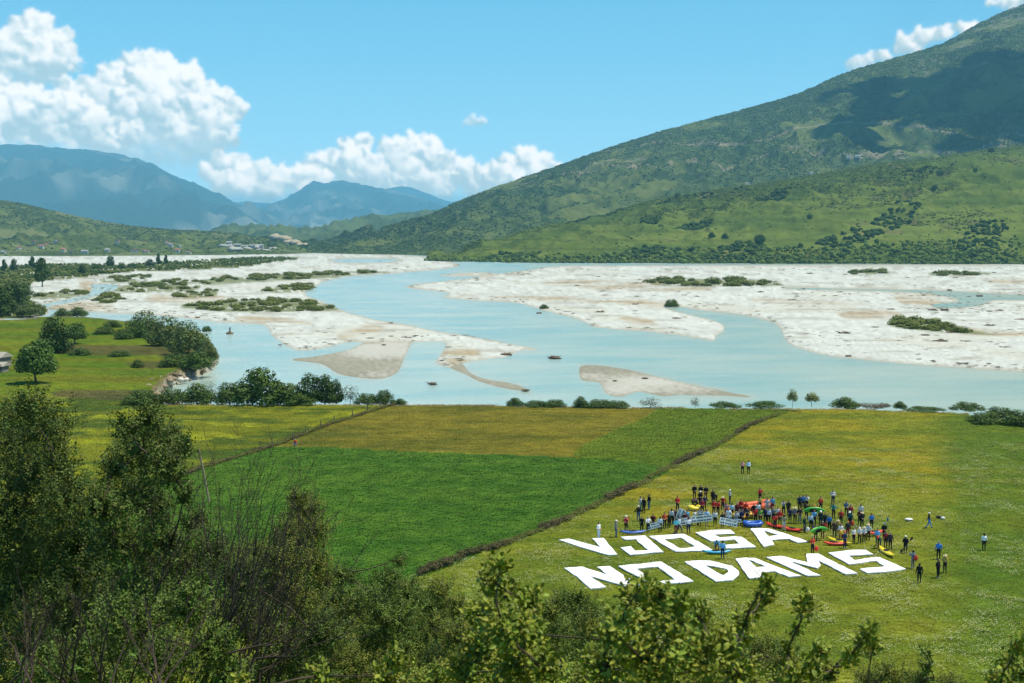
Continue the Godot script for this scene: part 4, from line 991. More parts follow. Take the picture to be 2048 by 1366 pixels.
func build_scrub() -> void:
	rng.seed = 31
	var b := Buf.new()
	blob(b, Vector3(0, 0.35, 0), Vector3(0.5, 0.5, 0.5), 1, 0.35, Color.WHITE)
	var m := b.mesh()
	var mat := plain("scrub", Color.WHITE, 0.95, 0.1)
	for set_ in [["near_hill", 27000, 1.4, 4.8], ["mountain_right", 120000, 2.2, 6.5], ["village_hill", 16000, 2.5, 6.5]]:
		var h: Hill = hills[set_[0]]
		var spots: Array[Transform3D] = []
		var cols := PackedColorArray()
		var tries := 0
		while spots.size() < set_[1] and tries < set_[1] * 5:
			tries += 1
			var t := sqrt(rand(0.0, 1.02)) if set_[0] != "near_hill" else pow(rng.randf(), 1.4)
			var p := h.at(rand(0.0, h.r.size() - 1.01), t)
			var mid := rough_noise.get_noise_2d(p.x * 0.16 + 44.0, p.z * 0.16)
			var big := soft_noise.get_noise_2d(p.x * 0.07, p.z * 0.07 + 12.0)
			var want := 0.0
			if set_[0] == "near_hill":
				want = mid * 0.8 + big * 0.9 + (t - 0.62) * 1.1 + maxf(0.0, 0.10 - t) * 9.0
				want += rand(-0.25, 0.15)
				if rng.randf() < 0.02:
					want = 1.0
			else:
				want = 0.22 - big * 1.0 - mid * 0.8 + rand(-0.3, 0.3)
			if want < 0.0:
				continue
			var s := rand(set_[2], set_[3])
			if rng.randf() < 0.03:
				s *= 1.6
			spots.append(Transform3D(Basis(Vector3.UP, rand(0, TAU)).scaled(Vector3(s, s * rand(0.35, 0.6), s)), p - Vector3(0, s * 0.1, 0)))
			var k := rand(0.75, 1.35)
			cols.append((Color(0.068, 0.095, 0.022) if set_[0] == "near_hill" else Color(0.050, 0.076, 0.026)) * k)
		kind(copies("scrub", m, mat, spots, cols), "stuff", "scrub cover on the " + str(set_[0]).replace("_", " "))
	# the strip of bushes along the foot of the right hill
	var hill: Hill = hills["near_hill"]
	var s2: Array[Transform3D] = []
	var c2 := PackedColorArray()
	for k in 3800:
		var f := rand(0.6, hill.r.size() - 1.01)
		var p := hill.at(f, 0.0)
		var out := rng.randf()
		p.z += 55.0 * soft_noise.get_noise_2d(p.x * 0.6, 7.0) + 30.0 - out * out * 130.0
		p.x += rand(-30, 30)
		p.y = maxf(0.3, hill.at(f, clampf((out - 0.3) * 0.12, 0.0, 0.1)).y)
		var s := rand(1.6, 4.2) if rng.randf() < 0.8 else rand(4.0, 8.0)
		s2.append(Transform3D(Basis(Vector3.UP, rand(0, TAU)).scaled(Vector3(s, s * rand(0.6, 1.1), s)), p))
		c2.append(Color(0.110, 0.150, 0.034).lerp(Color(0.040, 0.066, 0.016), pow(rng.randf(), 1.3)) * rand(0.8, 1.25))
	kind(copies("riverside_scrub", m, mat, s2, c2), "stuff", "band of bushes along the foot of the right hill")
	# thickets standing out on the grass of the right hill
	var dark := plain("thicket_leaf", lin(0.036, 0.060, 0.016), 0.95, 0.1)
	var places := [[2.6, 0.08, 0.55, 0.06, "dark thicket at the left foot of the green hill"], [4.9, 0.07, 0.45, 0.05, "dark thicket above the river scrub left of the middle"], [6.6, 0.06, 0.5, 0.06, "long dark thicket at the foot of the green hill"], [5.1, 0.38, 0.16, 0.04, "small dark thicket on the middle slope"], [5.9, 0.32, 0.3, 0.06, "loose thicket in the hollow of the middle slope"], [9.4, 0.24, 0.5, 0.07, "slanting thicket on the right slope"], [8.6, 0.12, 0.5, 0.04, "low thicket band on the right foot of the hill"], [4.0, 0.86, 0.5, 0.05, "thicket along the left crest of the green hill"], [6.0, 0.8, 0.8, 0.06, "thicket along the middle crest of the green hill"], [11.2, 0.1, 0.5, 0.08, "thicket at the right photo edge on the hill foot"], [9.9, 0.62, 0.4, 0.05, "thicket below the right summit pasture"], [7.3, 0.55, 0.35, 0.07, "rounded scrub knoll in the middle of the green hill"]]
	for q in places:
		var b2 := Buf.new()
		var mid2 := hill.at(q[0], q[1])
		for k in 110:
			var f := rand(-1.0, 1.0)
			var p := hill.at(q[0] + f * q[2], maxf(0.005, q[1] + (rand(-1, 1) * (1.0 - f * f) + f * 0.5) * q[3])) - mid2
			var w := rand(3.0, 8.0)
			blob(b2, p + Vector3(0, w * 0.2, 0), Vector3(w * 0.6, w * 0.45, w * 0.6), 1, 0.3, Color.WHITE * rand(0.7, 1.5))
		var to := Node3D.new()
		put(to, "thicket")
		to.position = mid2
		obj("foliage", b2.mesh(), dark, to).set_meta("kind", "stuff")
		tag(to, q[4], "thicket", "thickets of the green hill")
	# scrub of the left plain
	var s3: Array[Transform3D] = []
	var c3 := PackedColorArray()
	var poly := PackedVector2Array()
	for k in range(0, WOOD[0].size(), 2):
		poly.append(Vector2(WOOD[0][k], WOOD[0][k + 1]))
	var tries3 := 0
	while s3.size() < 4600 and tries3 < 200000:
		tries3 += 1
		var d := 1.0 / rand(1.0 / 2600.0, 1.0 / 480.0) if tries3 % 2 == 0 else rand(500.0, 2500.0)
		var x := rand(-0.52, -0.05) * d
		if not Geometry2D.is_point_in_polygon(Vector2(x, -d), poly):
			continue
		if soft_noise.get_noise_2d(x * 1.1, -d * 0.6) + rand(-0.3, 0.3) < -0.1:
			continue
		var s := rand(0.7, 2.2) * (0.7 + d / 1900.0)
		s3.append(Transform3D(Basis(Vector3.UP, rand(0, TAU)).scaled(Vector3(s, s * rand(0.6, 1.1), s)), Vector3(x, 0.5, -d)))
		c3.append(Color(0.085, 0.110, 0.026).lerp(Color(0.036, 0.058, 0.014), rng.randf()) * rand(0.8, 1.25))
	kind(copies("plain_scrub", m, mat, s3, c3), "stuff", "low scrub covering the left river plain")
	print("scrub ", s3.size(), " ", Time.get_ticks_msec())


func blob(b: Buf, mid: Vector3, r: Vector3, sub: int, jag: float, col: Color) -> void:
	var g := (1.0 + sqrt(5.0)) / 2.0
	var pts: Array[Vector3] = [Vector3(-1, g, 0), Vector3(1, g, 0), Vector3(-1, -g, 0), Vector3(1, -g, 0), Vector3(0, -1, g), Vector3(0, 1, g), Vector3(0, -1, -g), Vector3(0, 1, -g), Vector3(g, 0, -1), Vector3(g, 0, 1), Vector3(-g, 0, -1), Vector3(-g, 0, 1)]
	var faces := [[0, 11, 5], [0, 5, 1], [0, 1, 7], [0, 7, 10], [0, 10, 11], [1, 5, 9], [5, 11, 4], [11, 10, 2], [10, 7, 6], [7, 1, 8], [3, 9, 4], [3, 4, 2], [3, 2, 6], [3, 6, 8], [3, 8, 9], [4, 9, 5], [2, 4, 11], [6, 2, 10], [8, 6, 7], [9, 8, 1]]
	for i in pts.size():
		pts[i] = pts[i].normalized()
	for k in sub:
		var more := []
		var mids := {}
		for f in faces:
			var e := []
			for j in 3:
				var a: int = mini(f[j], f[(j + 1) % 3])
				var z: int = maxi(f[j], f[(j + 1) % 3])
				var key := a * 10000 + z
				if not mids.has(key):
					mids[key] = pts.size()
					pts.append(((pts[a] + pts[z]) * 0.5).normalized())
				e.append(mids[key])
			more.append_array([[f[0], e[0], e[2]], [f[1], e[1], e[0]], [f[2], e[2], e[1]], e])
		faces = more
	var first := b.v.size()
	for p in pts:
		var q := p * (1.0 + rand(-jag, jag))
		b.v.append(mid + q * r)
		b.n.append((q / r).normalized())
		b.c.append(col)
	for f in faces:
		b.t.append_array(PackedInt32Array([first + f[0], first + f[2], first + f[1]]))


# ------------------------------------------------------------------ trees and bushes
func crown(seed_: int, lobes: Array, leaves: int, size: float, hollow := 0.5) -> ArrayMesh:
	rng.seed = seed_
	var b := Buf.new()
	var total := 0.0
	for l in lobes:
		total += l[3] * l[3]
	for l in lobes:
		var mid := Vector3(l[0], l[1], l[2])
		for k in int(leaves * l[3] * l[3] / total):
			var o := Vector3(rng.randfn(), rng.randfn(), rng.randfn()).normalized()
			var p: Vector3 = mid + o * l[3] * pow(rand(hollow * hollow * hollow, 1.0), 0.333) * Vector3(1, l[4], 1)
			var nn := (o + Vector3(rand(-1, 1), rand(-0.4, 1.0), rand(-1, 1)) * 0.9).normalized()
			var a := nn.cross(Vector3(rand(-1, 1), rand(-1, 1), rand(-1, 1))).normalized() * size * rand(0.6, 1.4)
			var e := nn.cross(a) * rand(0.45, 0.8)
			var w := rand(0.65, 1.35)
			var col := Color(w * rand(0.9, 1.15), w, w * 0.9)
			b.quad(p - a, p + e, p + a, p - e, col)
	return b.mesh()


func trunk(seed_: int, h: float, r: float, limbs: int, spread: float) -> ArrayMesh:
	rng.seed = seed_
	var b := Buf.new()
	var top := Vector3(rand(-0.05, 0.05), h, rand(-0.05, 0.05))
	b.tube(PackedVector3Array([Vector3(0, -0.05, 0), top * 0.5, top]), PackedFloat32Array([r * 1.3, r, r * 0.7]), 6, Color.WHITE)
	for k in limbs:
		var a := TAU * k / limbs + rand(-0.4, 0.4)
		var e := top + Vector3(cos(a) * spread, rand(0.15, 0.4), sin(a) * spread)
		b.tube(PackedVector3Array([top * 0.85, (top + e) * 0.5 + Vector3(0, -0.03, 0), e]), PackedFloat32Array([r * 0.6, r * 0.4, r * 0.12]), 5, Color.WHITE)
	return b.mesh()


func tree_proto(k: String) -> Array:
	# [trunk mesh, crown mesh, crown material]; unit size: 1 high, 1 wide
	var bark := plain("bark", lin(0.07, 0.055, 0.04), 0.95, 0.2)
	match k:
		"round":
			return [trunk(1, 0.2, 0.025, 5, 0.2), crown(2, [[0, 0.55, 0, 0.36, 0.95], [-0.22, 0.42, 0.05, 0.24, 0.9], [0.24, 0.42, -0.05, 0.24, 0.9], [0.05, 0.75, 0.1, 0.22, 0.9], [-0.05, 0.4, 0.25, 0.22, 0.9], [0.05, 0.42, -0.24, 0.22, 0.9], [0.2, 0.62, 0.18, 0.2, 0.9], [-0.22, 0.66, -0.1, 0.2, 0.9]], 3800, 0.03), leafy("leaf_round", lin(0.062, 0.115, 0.018), lin(0.03, 0.06, 0.006)), bark]
		"dark":
			return [trunk(3, 0.25, 0.02, 5, 0.25), crown(4, [[0, 0.7, 0, 0.28, 1.0], [-0.25, 0.5, 0.1, 0.24, 0.9], [0.25, 0.45, 0, 0.22, 1.0], [0.1, 0.32, 0.2, 0.22, 0.8], [-0.15, 0.28, -0.15, 0.22, 0.8], [0.22, 0.75, 0.1, 0.14, 1.0], [0.0, 0.2, 0.0, 0.34, 0.6], [-0.3, 0.2, 0.1, 0.24, 0.8], [0.32, 0.2, -0.1, 0.24, 0.8]], 3400, 0.032, 0.3), leafy("leaf_dark", lin(0.046, 0.082, 0.016), lin(0.02, 0.04, 0.005)), bark]
		"willow":
			return [trunk(5, 0.15, 0.02, 6, 0.25), crown(6, [[0, 0.6, 0, 0.34, 1.1], [-0.28, 0.4, 0.1, 0.26, 1.1], [0.28, 0.42, 0, 0.26, 1.1], [0.05, 0.35, 0.3, 0.26, 1.1], [-0.1, 0.3, -0.3, 0.26, 1.0], [0.3, 0.2, 0.25, 0.22, 0.8], [-0.3, 0.2, -0.1, 0.24, 0.8]], 4200, 0.026), leafy("leaf_willow", lin(0.100, 0.135, 0.040), lin(0.04, 0.06, 0.012)), bark]
		"poplar":
			return [trunk(7, 0.25, 0.03, 4, 0.12), crown(8, [[0, 0.75, 0, 0.3, 0.8], [0.08, 0.5, 0.1, 0.42, 0.55], [-0.15, 0.35, -0.1, 0.36, 0.5], [0.05, 0.9, 0, 0.16, 0.6]], 1600, 0.05, 0.3), leafy("leaf_dark", lin(0.03, 0.06, 0.012), Color.BLACK), bark]
		"twiggy":
			return [trunk(9, 0.3, 0.012, 8, 0.3), crown(10, [[0, 0.6, 0, 0.4, 1.0], [0.2, 0.3, 0.1, 0.3, 0.9], [-0.2, 0.35, -0.1, 0.3, 0.9]], 620, 0.028, 0.2), leafy("leaf_twiggy", lin(0.085, 0.10, 0.038), lin(0.04, 0.05, 0.01)), bark]
		"sapling":
			return [trunk(11, 0.3, 0.014, 6, 0.25), crown(12, [[0, 0.68, 0, 0.32, 0.95], [0.18, 0.5, 0.1, 0.26, 0.9], [-0.2, 0.52, -0.1, 0.26, 0.9]], 1000, 0.036, 0.2), leafy("leaf_sapling", lin(0.17, 0.19, 0.030), lin(0.08, 0.09, 0.01)), bark]
		"brown":
			return [trunk(13, 0.2, 0.012, 8, 0.3), crown(14, [[0, 0.45, 0, 0.4, 0.9], [0.3, 0.3, 0, 0.28, 0.9], [-0.3, 0.3, 0, 0.28, 0.9]], 1100, 0.03, 0.2), plain("leaf_brown", lin(0.095, 0.07, 0.04), 0.9), bark]
	return [trunk(15, 0.12, 0.02, 6, 0.25), crown(16, [[0, 0.45, 0, 0.42, 1.15], [-0.34, 0.3, 0.1, 0.32, 1.1], [0.36, 0.32, -0.05, 0.32, 1.1], [0.05, 0.25, 0.34, 0.3, 1.0], [0, 0.25, -0.34, 0.3, 1.0], [0.18, 0.68, 0.1, 0.24, 1.2], [-0.2, 0.6, -0.1, 0.24, 1.2], [0.5, 0.15, 0.1, 0.2, 1.0], [-0.5, 0.16, 0.0, 0.2, 1.0]], 3400, 0.034, 0.35), leafy("leaf_bush", lin(0.066, 0.112, 0.019), lin(0.03, 0.05, 0.006)), bark]


func place_tree(cache: Dictionary, k: String, p: Vector3, h: float, w: float, called: String) -> Node3D:
	if not cache.has(k):
		cache[k] = tree_proto(k)
	var a: Array = cache[k]
	var o := Node3D.new()
	put(o, called)
	o.position = p
	obj("trunk", a[0], a[3], o)
	obj("crown", a[1], a[2], o).set_meta("kind", "stuff")
	o.scale = Vector3(w * 1.08, h * 1.04, w * 1.08)
	o.rotation.y = fposmod(p.x * 12.9 + p.z * 3.7, TAU)
	return o


func build_trees() -> void:
	var cache := {}
	for t in TREES + PLAIN:
		var z: float = t[2]
		var wet_y := land_y(t[1], z) if z > -480.0 else 0.6
		if z < -480.0 and z > -520.0:
			wet_y = 2.4
		var k: String = t[0]
		var called: String = {"bush": "bush", "round": "tree", "dark": "tree", "willow": "willow", "poplar": "poplar_tree", "twiggy": "shrub", "sapling": "sapling", "brown": "dry_shrub"}[k]
		var o := place_tree(cache, k, Vector3(t[1], wet_y - 0.1, z), t[3] + 0.1, t[4], called)
		tag(o, t[5], "bush" if k in ["bush", "twiggy", "brown"] else "tree", t[6] if t[6] != "" else "")
	# willow shrubs on the gravel
	rng.seed = 71
	var shrub_meshes := []
	for k in 3:
		shrub_meshes.append(crown(80 + k, [[0, 0.4, 0, 0.45, 0.9], [0.3, 0.3, 0.1, 0.3, 0.9], [-0.3, 0.3, -0.1, 0.32, 0.9]], 420, 0.07, 0.3))
	var stem := trunk(83, 0.15, 0.03, 5, 0.25)
	var green := leafy("leaf_scrub", lin(0.140, 0.170, 0.038), lin(0.04, 0.06, 0.01))
	rng.seed = 72
	for q in PATCHES:
		var poly := rounded(q[0], 0.2, 2)
		var lo := Vector2(1e9, 1e9)
		var hi := -lo
		for p in poly:
			lo = lo.min(p)
			hi = hi.max(p)
		var made := 0
		var tries := 0
		while made < q[1] and tries < 4000:
			tries += 1
			var p := Vector2(rand(lo.x, hi.x), rand(lo.y, hi.y))
			if not Geometry2D.is_point_in_polygon(p, poly):
				continue
			made += 1
			var o := Node3D.new()
			put(o, "willow_shrub")
			o.position = Vector3(p.x, 0.25, p.y)
			var s: float = q[2] * rand(0.6, 1.35) * (1.0 + maxf(0.0, -p.y - 600.0) / 1500.0)
			o.scale = Vector3(s * rand(1.5, 3.2), s * 1.05, s * rand(1.3, 2.4))
			o.rotation.y = rand(0, TAU)
			obj("trunk", stem, mats["bark"], o)
			obj("crown", shrub_meshes[made % 3], green, o).set_meta("kind", "stuff")
			tag(o, q[3], "shrub", "group of " + str(q[3]).replace("shrub", "shrubs"))
	for q in LONE:
		var o := place_tree(cache, "bush", Vector3(q[0], 0.1, q[1]), q[2] * 0.8, q[2] * 1.2, "bush")
		tag(o, q[3], "bush")
	# lone trees on the right hill
	var h: Hill = hills["near_hill"]
	var spots := [[6.2, 0.15, 12, "dark tree in the lower middle of the green hill, left of its twin"], [6.42, 0.15, 12, "dark tree in the lower middle of the green hill, right of its twin"], [7.0, 0.1, 17, "broad dark tree at the foot of the green hill"], [10.3, 0.55, 14, "round dark tree high on the right of the green hill"], [10.2, 0.4, 13, "dark tree on the open grass right of the middle"], [11.4, 0.8, 17, "big round tree near the top right of the green hill"], [10.8, 0.42, 11, "small dark tree on the right slope"], [9.4, 0.5, 12, "dark tree below the scrub edge"], [5.2, 0.36, 12, "dark tree at the scrub island on the middle slope"], [5.3, 0.3, 11, "lower tree at the scrub island on the middle slope"], [11.0, 0.5, 10, "small tree beside the upper right pasture"], [11.5, 0.47, 10, "last small tree of the right pasture row"], [8.0, 0.25, 11, "tree standing above the river scrub right of the middle"], [4.4, 0.8, 14, "tree on the crest of the left green shoulder"], [5.6, 0.83, 14, "tree on the scrub crest left of the summit"]]
	for q in spots:
		var p := h.at(q[0], q[1])
		var o := place_tree(cache, "round", p - Vector3(0, 1, 0), q[2], q[2] * 1.1, "tree")
		tag(o, q[3], "tree")


# ------------------------------------------------------------------ hedges, driftwood, rocks
func build_hedges() -> void:
	rng.seed = 101
	var dry := plain("bramble_twigs", lin(0.092, 0.084, 0.042), 0.95, 0.1)
	var greenish := plain("bramble_green", lin(0.105, 0.115, 0.035), 0.9, 0.1)
	var shapes := []
	for k in 4:
		shapes.append(crown(300 + k, [[-0.35, 0.35, 0, 0.42, 0.85], [0.3, 0.4, 0.1, 0.45, 0.9], [0, 0.3, -0.2, 0.4, 0.8]], 900, 0.055, 0.1))
	rng.seed = 102
	var m := HEDGE.size() / 2
	for k in m:
		var x: float = HEDGE[k * 2]
		var z: float = HEDGE[k * 2 + 1]
		var step := 4.5
		if k + 1 < m:
			step = Vector2(x, z).distance_to(Vector2(HEDGE[k * 2 + 2], HEDGE[k * 2 + 3]))
		var brown := k % 5 < 2 or k < 5
		var o := Node3D.new()
		put(o, "bramble")
		o.position = Vector3(x, land_y(x, z) - 0.1, z)
		var dir := 0.0
		if k + 1 < m:
			dir = -atan2(HEDGE[k * 2 + 3] - z, HEDGE[k * 2 + 2] - x)
		o.rotation.y = dir
		var tall := rand(0.8, 1.3) if brown else rand(0.45, 0.8)
		o.scale = Vector3(step * 0.85, tall, rand(1.2, 2.0))
		obj("twigs", shapes[k % 4], dry if brown else greenish, o).set_meta("kind", "stuff")
		tag(o, "brown dry bramble in the hedge line between the green field and the meadow" if brown else "low greenish bramble in the hedge line between the green field and the meadow", "bramble", "brown brambles of the field hedge" if brown else "greenish brambles of the field hedge")
	m = BANK.size() / 2
	for k in m:
		var x: float = BANK[k * 2]
		var z: float = BANK[k * 2 + 1]
		var o := Node3D.new()
		put(o, "dry_bank")
		o.position = Vector3(x, land_y(x, z) - 0.1, z)
		if k + 1 < m:
			o.rotation.y = -atan2(BANK[k * 2 + 3] - z, BANK[k * 2 + 2] - x)
		o.scale = Vector3(5.5, rand(0.7, 1.0), 1.1)
		obj("twigs", shapes[k % 4], dry if k % 3 == 0 else greenish, o).set_meta("kind", "stuff")
		tag(o, "dry brushwood of the fence line between the flower field and the mustard field", "brushwood", "brushwood along the left fence line")
	var post := Buf.new()
	post.tube(PackedVector3Array([Vector3(0, -0.3, 0), Vector3(0.02, 0.5, 0), Vector3(0.03, 1, 0.01), Vector3(0.03, 1.01, 0.01)]), PackedFloat32Array([0.09, 0.085, 0.08, 0.0]), 7, Color.WHITE)
	var pm := post.mesh()
	for q in POSTS:
		var o := obj("fence_post", pm, plain("old_wood", lin(0.13, 0.11, 0.085), 0.95))
		o.position = Vector3(q[0], land_y(q[0], q[1]), q[1])
		o.scale = Vector3(1, maxf(q[2], 1.3), 1)
		o.rotation.z = rand(-0.12, 0.12)
		tag(o, "weathered wooden post in the left fence line", "post", "posts of the left fence line")
	var pole := Buf.new()
	pole.tube(PackedVector3Array([Vector3(0, -0.5, 0), Vector3(-0.55, 3.0, 0), Vector3(-1.15, 6.3, 0), Vector3(-1.152, 6.32, 0)]), PackedFloat32Array([0.13, 0.12, 0.10, 0.0]), 8, Color.WHITE)
	var po := obj("leaning_pole", pole.mesh(), plain("pale_wood", lin(0.24, 0.19, 0.12), 0.9))
	po.position = Vector3(-35.8, land_y(-35.8, -146.0), -146.0)
	tag(po, "pale wooden pole leaning left behind the dark shrubs", "pole")


func build_driftwood() -> void:
	rng.seed = 201
	var shapes := []
	for k in 5:
		var b := Buf.new()
		for j in 16:
			var a := rand(0, TAU)
			var o := Vector3(rand(-0.3, 0.3), rand(0.0, 0.12), rand(-0.25, 0.25))
			var d := Vector3(cos(a) * rand(0.2, 0.5), rand(-0.04, 0.26), sin(a) * rand(0.1, 0.35))
			b.tube(PackedVector3Array([o - d * 0.6, o + Vector3(0, 0.05, 0), o + d]), PackedFloat32Array([0.03, 0.026, 0.006]), 5, Color.WHITE * rand(0.6, 1.3))
		blob(b, Vector3(0, 0.02, 0), Vector3(0.36, 0.14, 0.3), 1, 0.35, Color(0.85, 0.8, 0.7))
		shapes.append(b.mesh())
	var m := plain("driftwood_bark", lin(0.15, 0.115, 0.08), 0.95)
	rng.seed = 202
	var spots := DRIFT.duplicate()
	for k in 34:
		var d := rand(420.0, 1300.0)
		var x := rand(0.05, 0.40) * d
		spots.append([x, -d, rand(2.0, 5.0)])
	for k in spots.size():
		var q: Array = spots[k]
		var o := Node3D.new()
		put(o, "driftwood")
		o.position = Vector3(q[0], 0.22 if k < DRIFT.size() else 0.35, q[1])
		var w: float = q[2] * 1.15
		o.scale = Vector3(w, w * 0.62, w)
		o.rotation.y = rand(-0.5, 0.5)
		obj("branches", shapes[k % 5], m, o)
		var where := "on the far right gravel" if q[0] > 0.0 and q[1] < -700.0 else ("on the near right gravel bar" if q[0] > 60.0 else ("on the middle gravel bars" if q[0] > -60.0 else "on the left gravel bars"))
		var single := {0: "brown driftwood tangle in the water off the left gravel spit", 1: "large brown driftwood tangle standing in the main river channel", 2: "small driftwood at the end of the thin wet spit", 3: "driftwood tangle on the tip of the middle gravel bar", 17: "driftwood on the rounded bar beside the blue channel", 18: "driftwood at the water edge of the right bar", 19: "largest root tangle on the right gravel bar", 20: "root tangle beside the side channel at the right"}
		if single.has(k):
			tag(o, single[k], "driftwood")
		else:
			tag(o, "brown tangle of driftwood stranded " + where, "driftwood", "driftwood " + where)
	var bits: Array[Transform3D] = []
	var tint := PackedColorArray()
	var bars := []
	for g in GRAVEL:
		bars.append(rounded(g, 0.0, 3))
	var tries := 0
	while bits.size() < 2600 and tries < 60000:
		tries += 1
		var d := 1.0 / rand(1.0 / 2600.0, 1.0 / 290.0) if tries % 3 else rand(300.0, 1500.0)
		var x := rand(-0.42, 0.44) * d
		if soft_noise.get_noise_2d(x * 0.8, -d * 0.5) + rand(-0.35, 0.35) < 0.0:
			continue
		for g in bars:
			if Geometry2D.is_point_in_polygon(Vector2(x, -d), g):
				var w := rand(0.5, 1.5) * (0.7 + d / 900.0)
				bits.append(Transform3D(Basis(Vector3.UP, rand(-0.4, 0.4)).scaled(Vector3(w * rand(1.0, 2.0), w * 0.35, w)), Vector3(x, 0.36, -d)))
				tint.append((Color(0.15, 0.12, 0.085) if rng.randf() < 0.7 else Color(0.10, 0.12, 0.04)) * rand(0.7, 1.3))
				break
	kind(copies("river_debris", shapes[0], plain("debris", Color.WHITE, 0.95), bits, tint), "stuff", "small twigs and debris strewn over the gravel")
	# the snag in the left channel
	var s := Buf.new()
	s.tube(PackedVector3Array([Vector3(0, -0.4, 0), Vector3(0.1, 0.9, 0), Vector3(0.05, 2.0, 0.0), Vector3(0.15, 2.5, 0)]), PackedFloat32Array([0.5, 0.3, 0.26, 0.2]), 8, Color.WHITE)
	blob(s, Vector3(0, 0.1, 0), Vector3(1.3, 0.7, 1.0), 2, 0.2, Color(1.3, 1.1, 0.8))
	var so := obj("tree_stump", s.mesh(), m)
	so.position = Vector3(-101.0, 0, -446.0)
	tag(so, "dark tree stump standing in the water off the left bank", "stump")
	# rocks of the eroded bank
	rng.seed = 210
	var rock := []
	for k in 4:
		var b := Buf.new()
		blob(b, Vector3.ZERO, Vector3(0.5, 0.4, 0.5), 1, 0.28, Color.WHITE)
		rock.append(b.mesh())
	var rm := [plain("bank_rock", lin(0.24, 0.19, 0.13), 0.95), plain("pale_rock", lin(0.52, 0.48, 0.42), 0.95), plain("earth_clod", lin(0.15, 0.11, 0.065), 0.95)]
	var a := [Vector2(-67.5, -251.0), Vector2(-76.0, -258.0), Vector2(-79.5, -274.0), Vector2(-78.5, -294.0), Vector2(-79.5, -315.0)]
	for k in 90:
		var f := rand(0.0, a.size() - 1.01)
		var p: Vector2 = a[int(f)].lerp(a[int(f) + 1], f - int(f))
		p.x += rand(-1.6, 2.4)
		var s2 := rand(0.7, 2.2)
		var which := 1 if rng.randf() < 0.16 else (0 if rng.randf() < 0.6 else 2)
		var o := obj("bank_stone", rock[k % 4], rm[which])
		o.position = Vector3(p.x, rand(0.2, 2.2), p.y)
		o.scale = Vector3(s2, s2 * rand(0.6, 0.9), s2)
		o.rotation.y = rand(0, TAU)
		tag(o, ["tan boulder of the crumbling left river bank", "white boulder of the crumbling left river bank", "brown earth clod of the crumbling left river bank"][which], "stone", ["tan boulders of the left bank", "white boulders of the left bank", "earth clods of the left bank"][which])


# ------------------------------------------------------------------ buildings
func house(called: String, p: Vector3, w: float, l: float, h: float, turn: float, wall: Material, roof: Material, label: String, group: String) -> void:
	var o := Node3D.new()
	put(o, called)
	o.position = p
	o.rotation.y = turn
	var b := Buf.new()
	b.box(Vector3(-w / 2, -2, -l / 2), Vector3(w / 2, h, l / 2), Color.WHITE)
	obj("wall", b.mesh(), wall, o)
	var r := Buf.new()
	var e := 0.4
	var y := h + 0.01
	var top := h + w * 0.28
	var A := Vector3(-w / 2 - e, y, -l / 2 - e)
	var B := Vector3(w / 2 + e, y, -l / 2 - e)
	var C := Vector3(w / 2 + e, y, l / 2 + e)
	var D := Vector3(-w / 2 - e, y, l / 2 + e)
	var E := Vector3(0, top, -l / 2 - e)
	var F := Vector3(0, top, l / 2 + e)
	r.quad(A, E, F, D, Color.WHITE)
	r.quad(E, B, C, F, Color.WHITE)
	r.tri(A, B, E, Color.WHITE)
	r.tri(D, F, C, Color.WHITE)
	r.quad(A, D, C, B, Color.WHITE)
	obj("roof", r.mesh(), roof, o)
	var dark := plain("dark_opening", lin(0.03, 0.032, 0.035), 0.3)
	for s in [-1, 1]:
		for k in 3:
			var wb := Buf.new()
			var zz := -l / 2 + l * (k + 0.5) / 3.0
			wb.box(Vector3(s * w / 2 - 0.03, h * 0.4, zz - 0.6), Vector3(s * w / 2 + 0.03, h * 0.4 + 1.3, zz + 0.6), Color.WHITE)
			obj("window", wb.mesh(), dark, o)
	tag(o, label, "house", group)


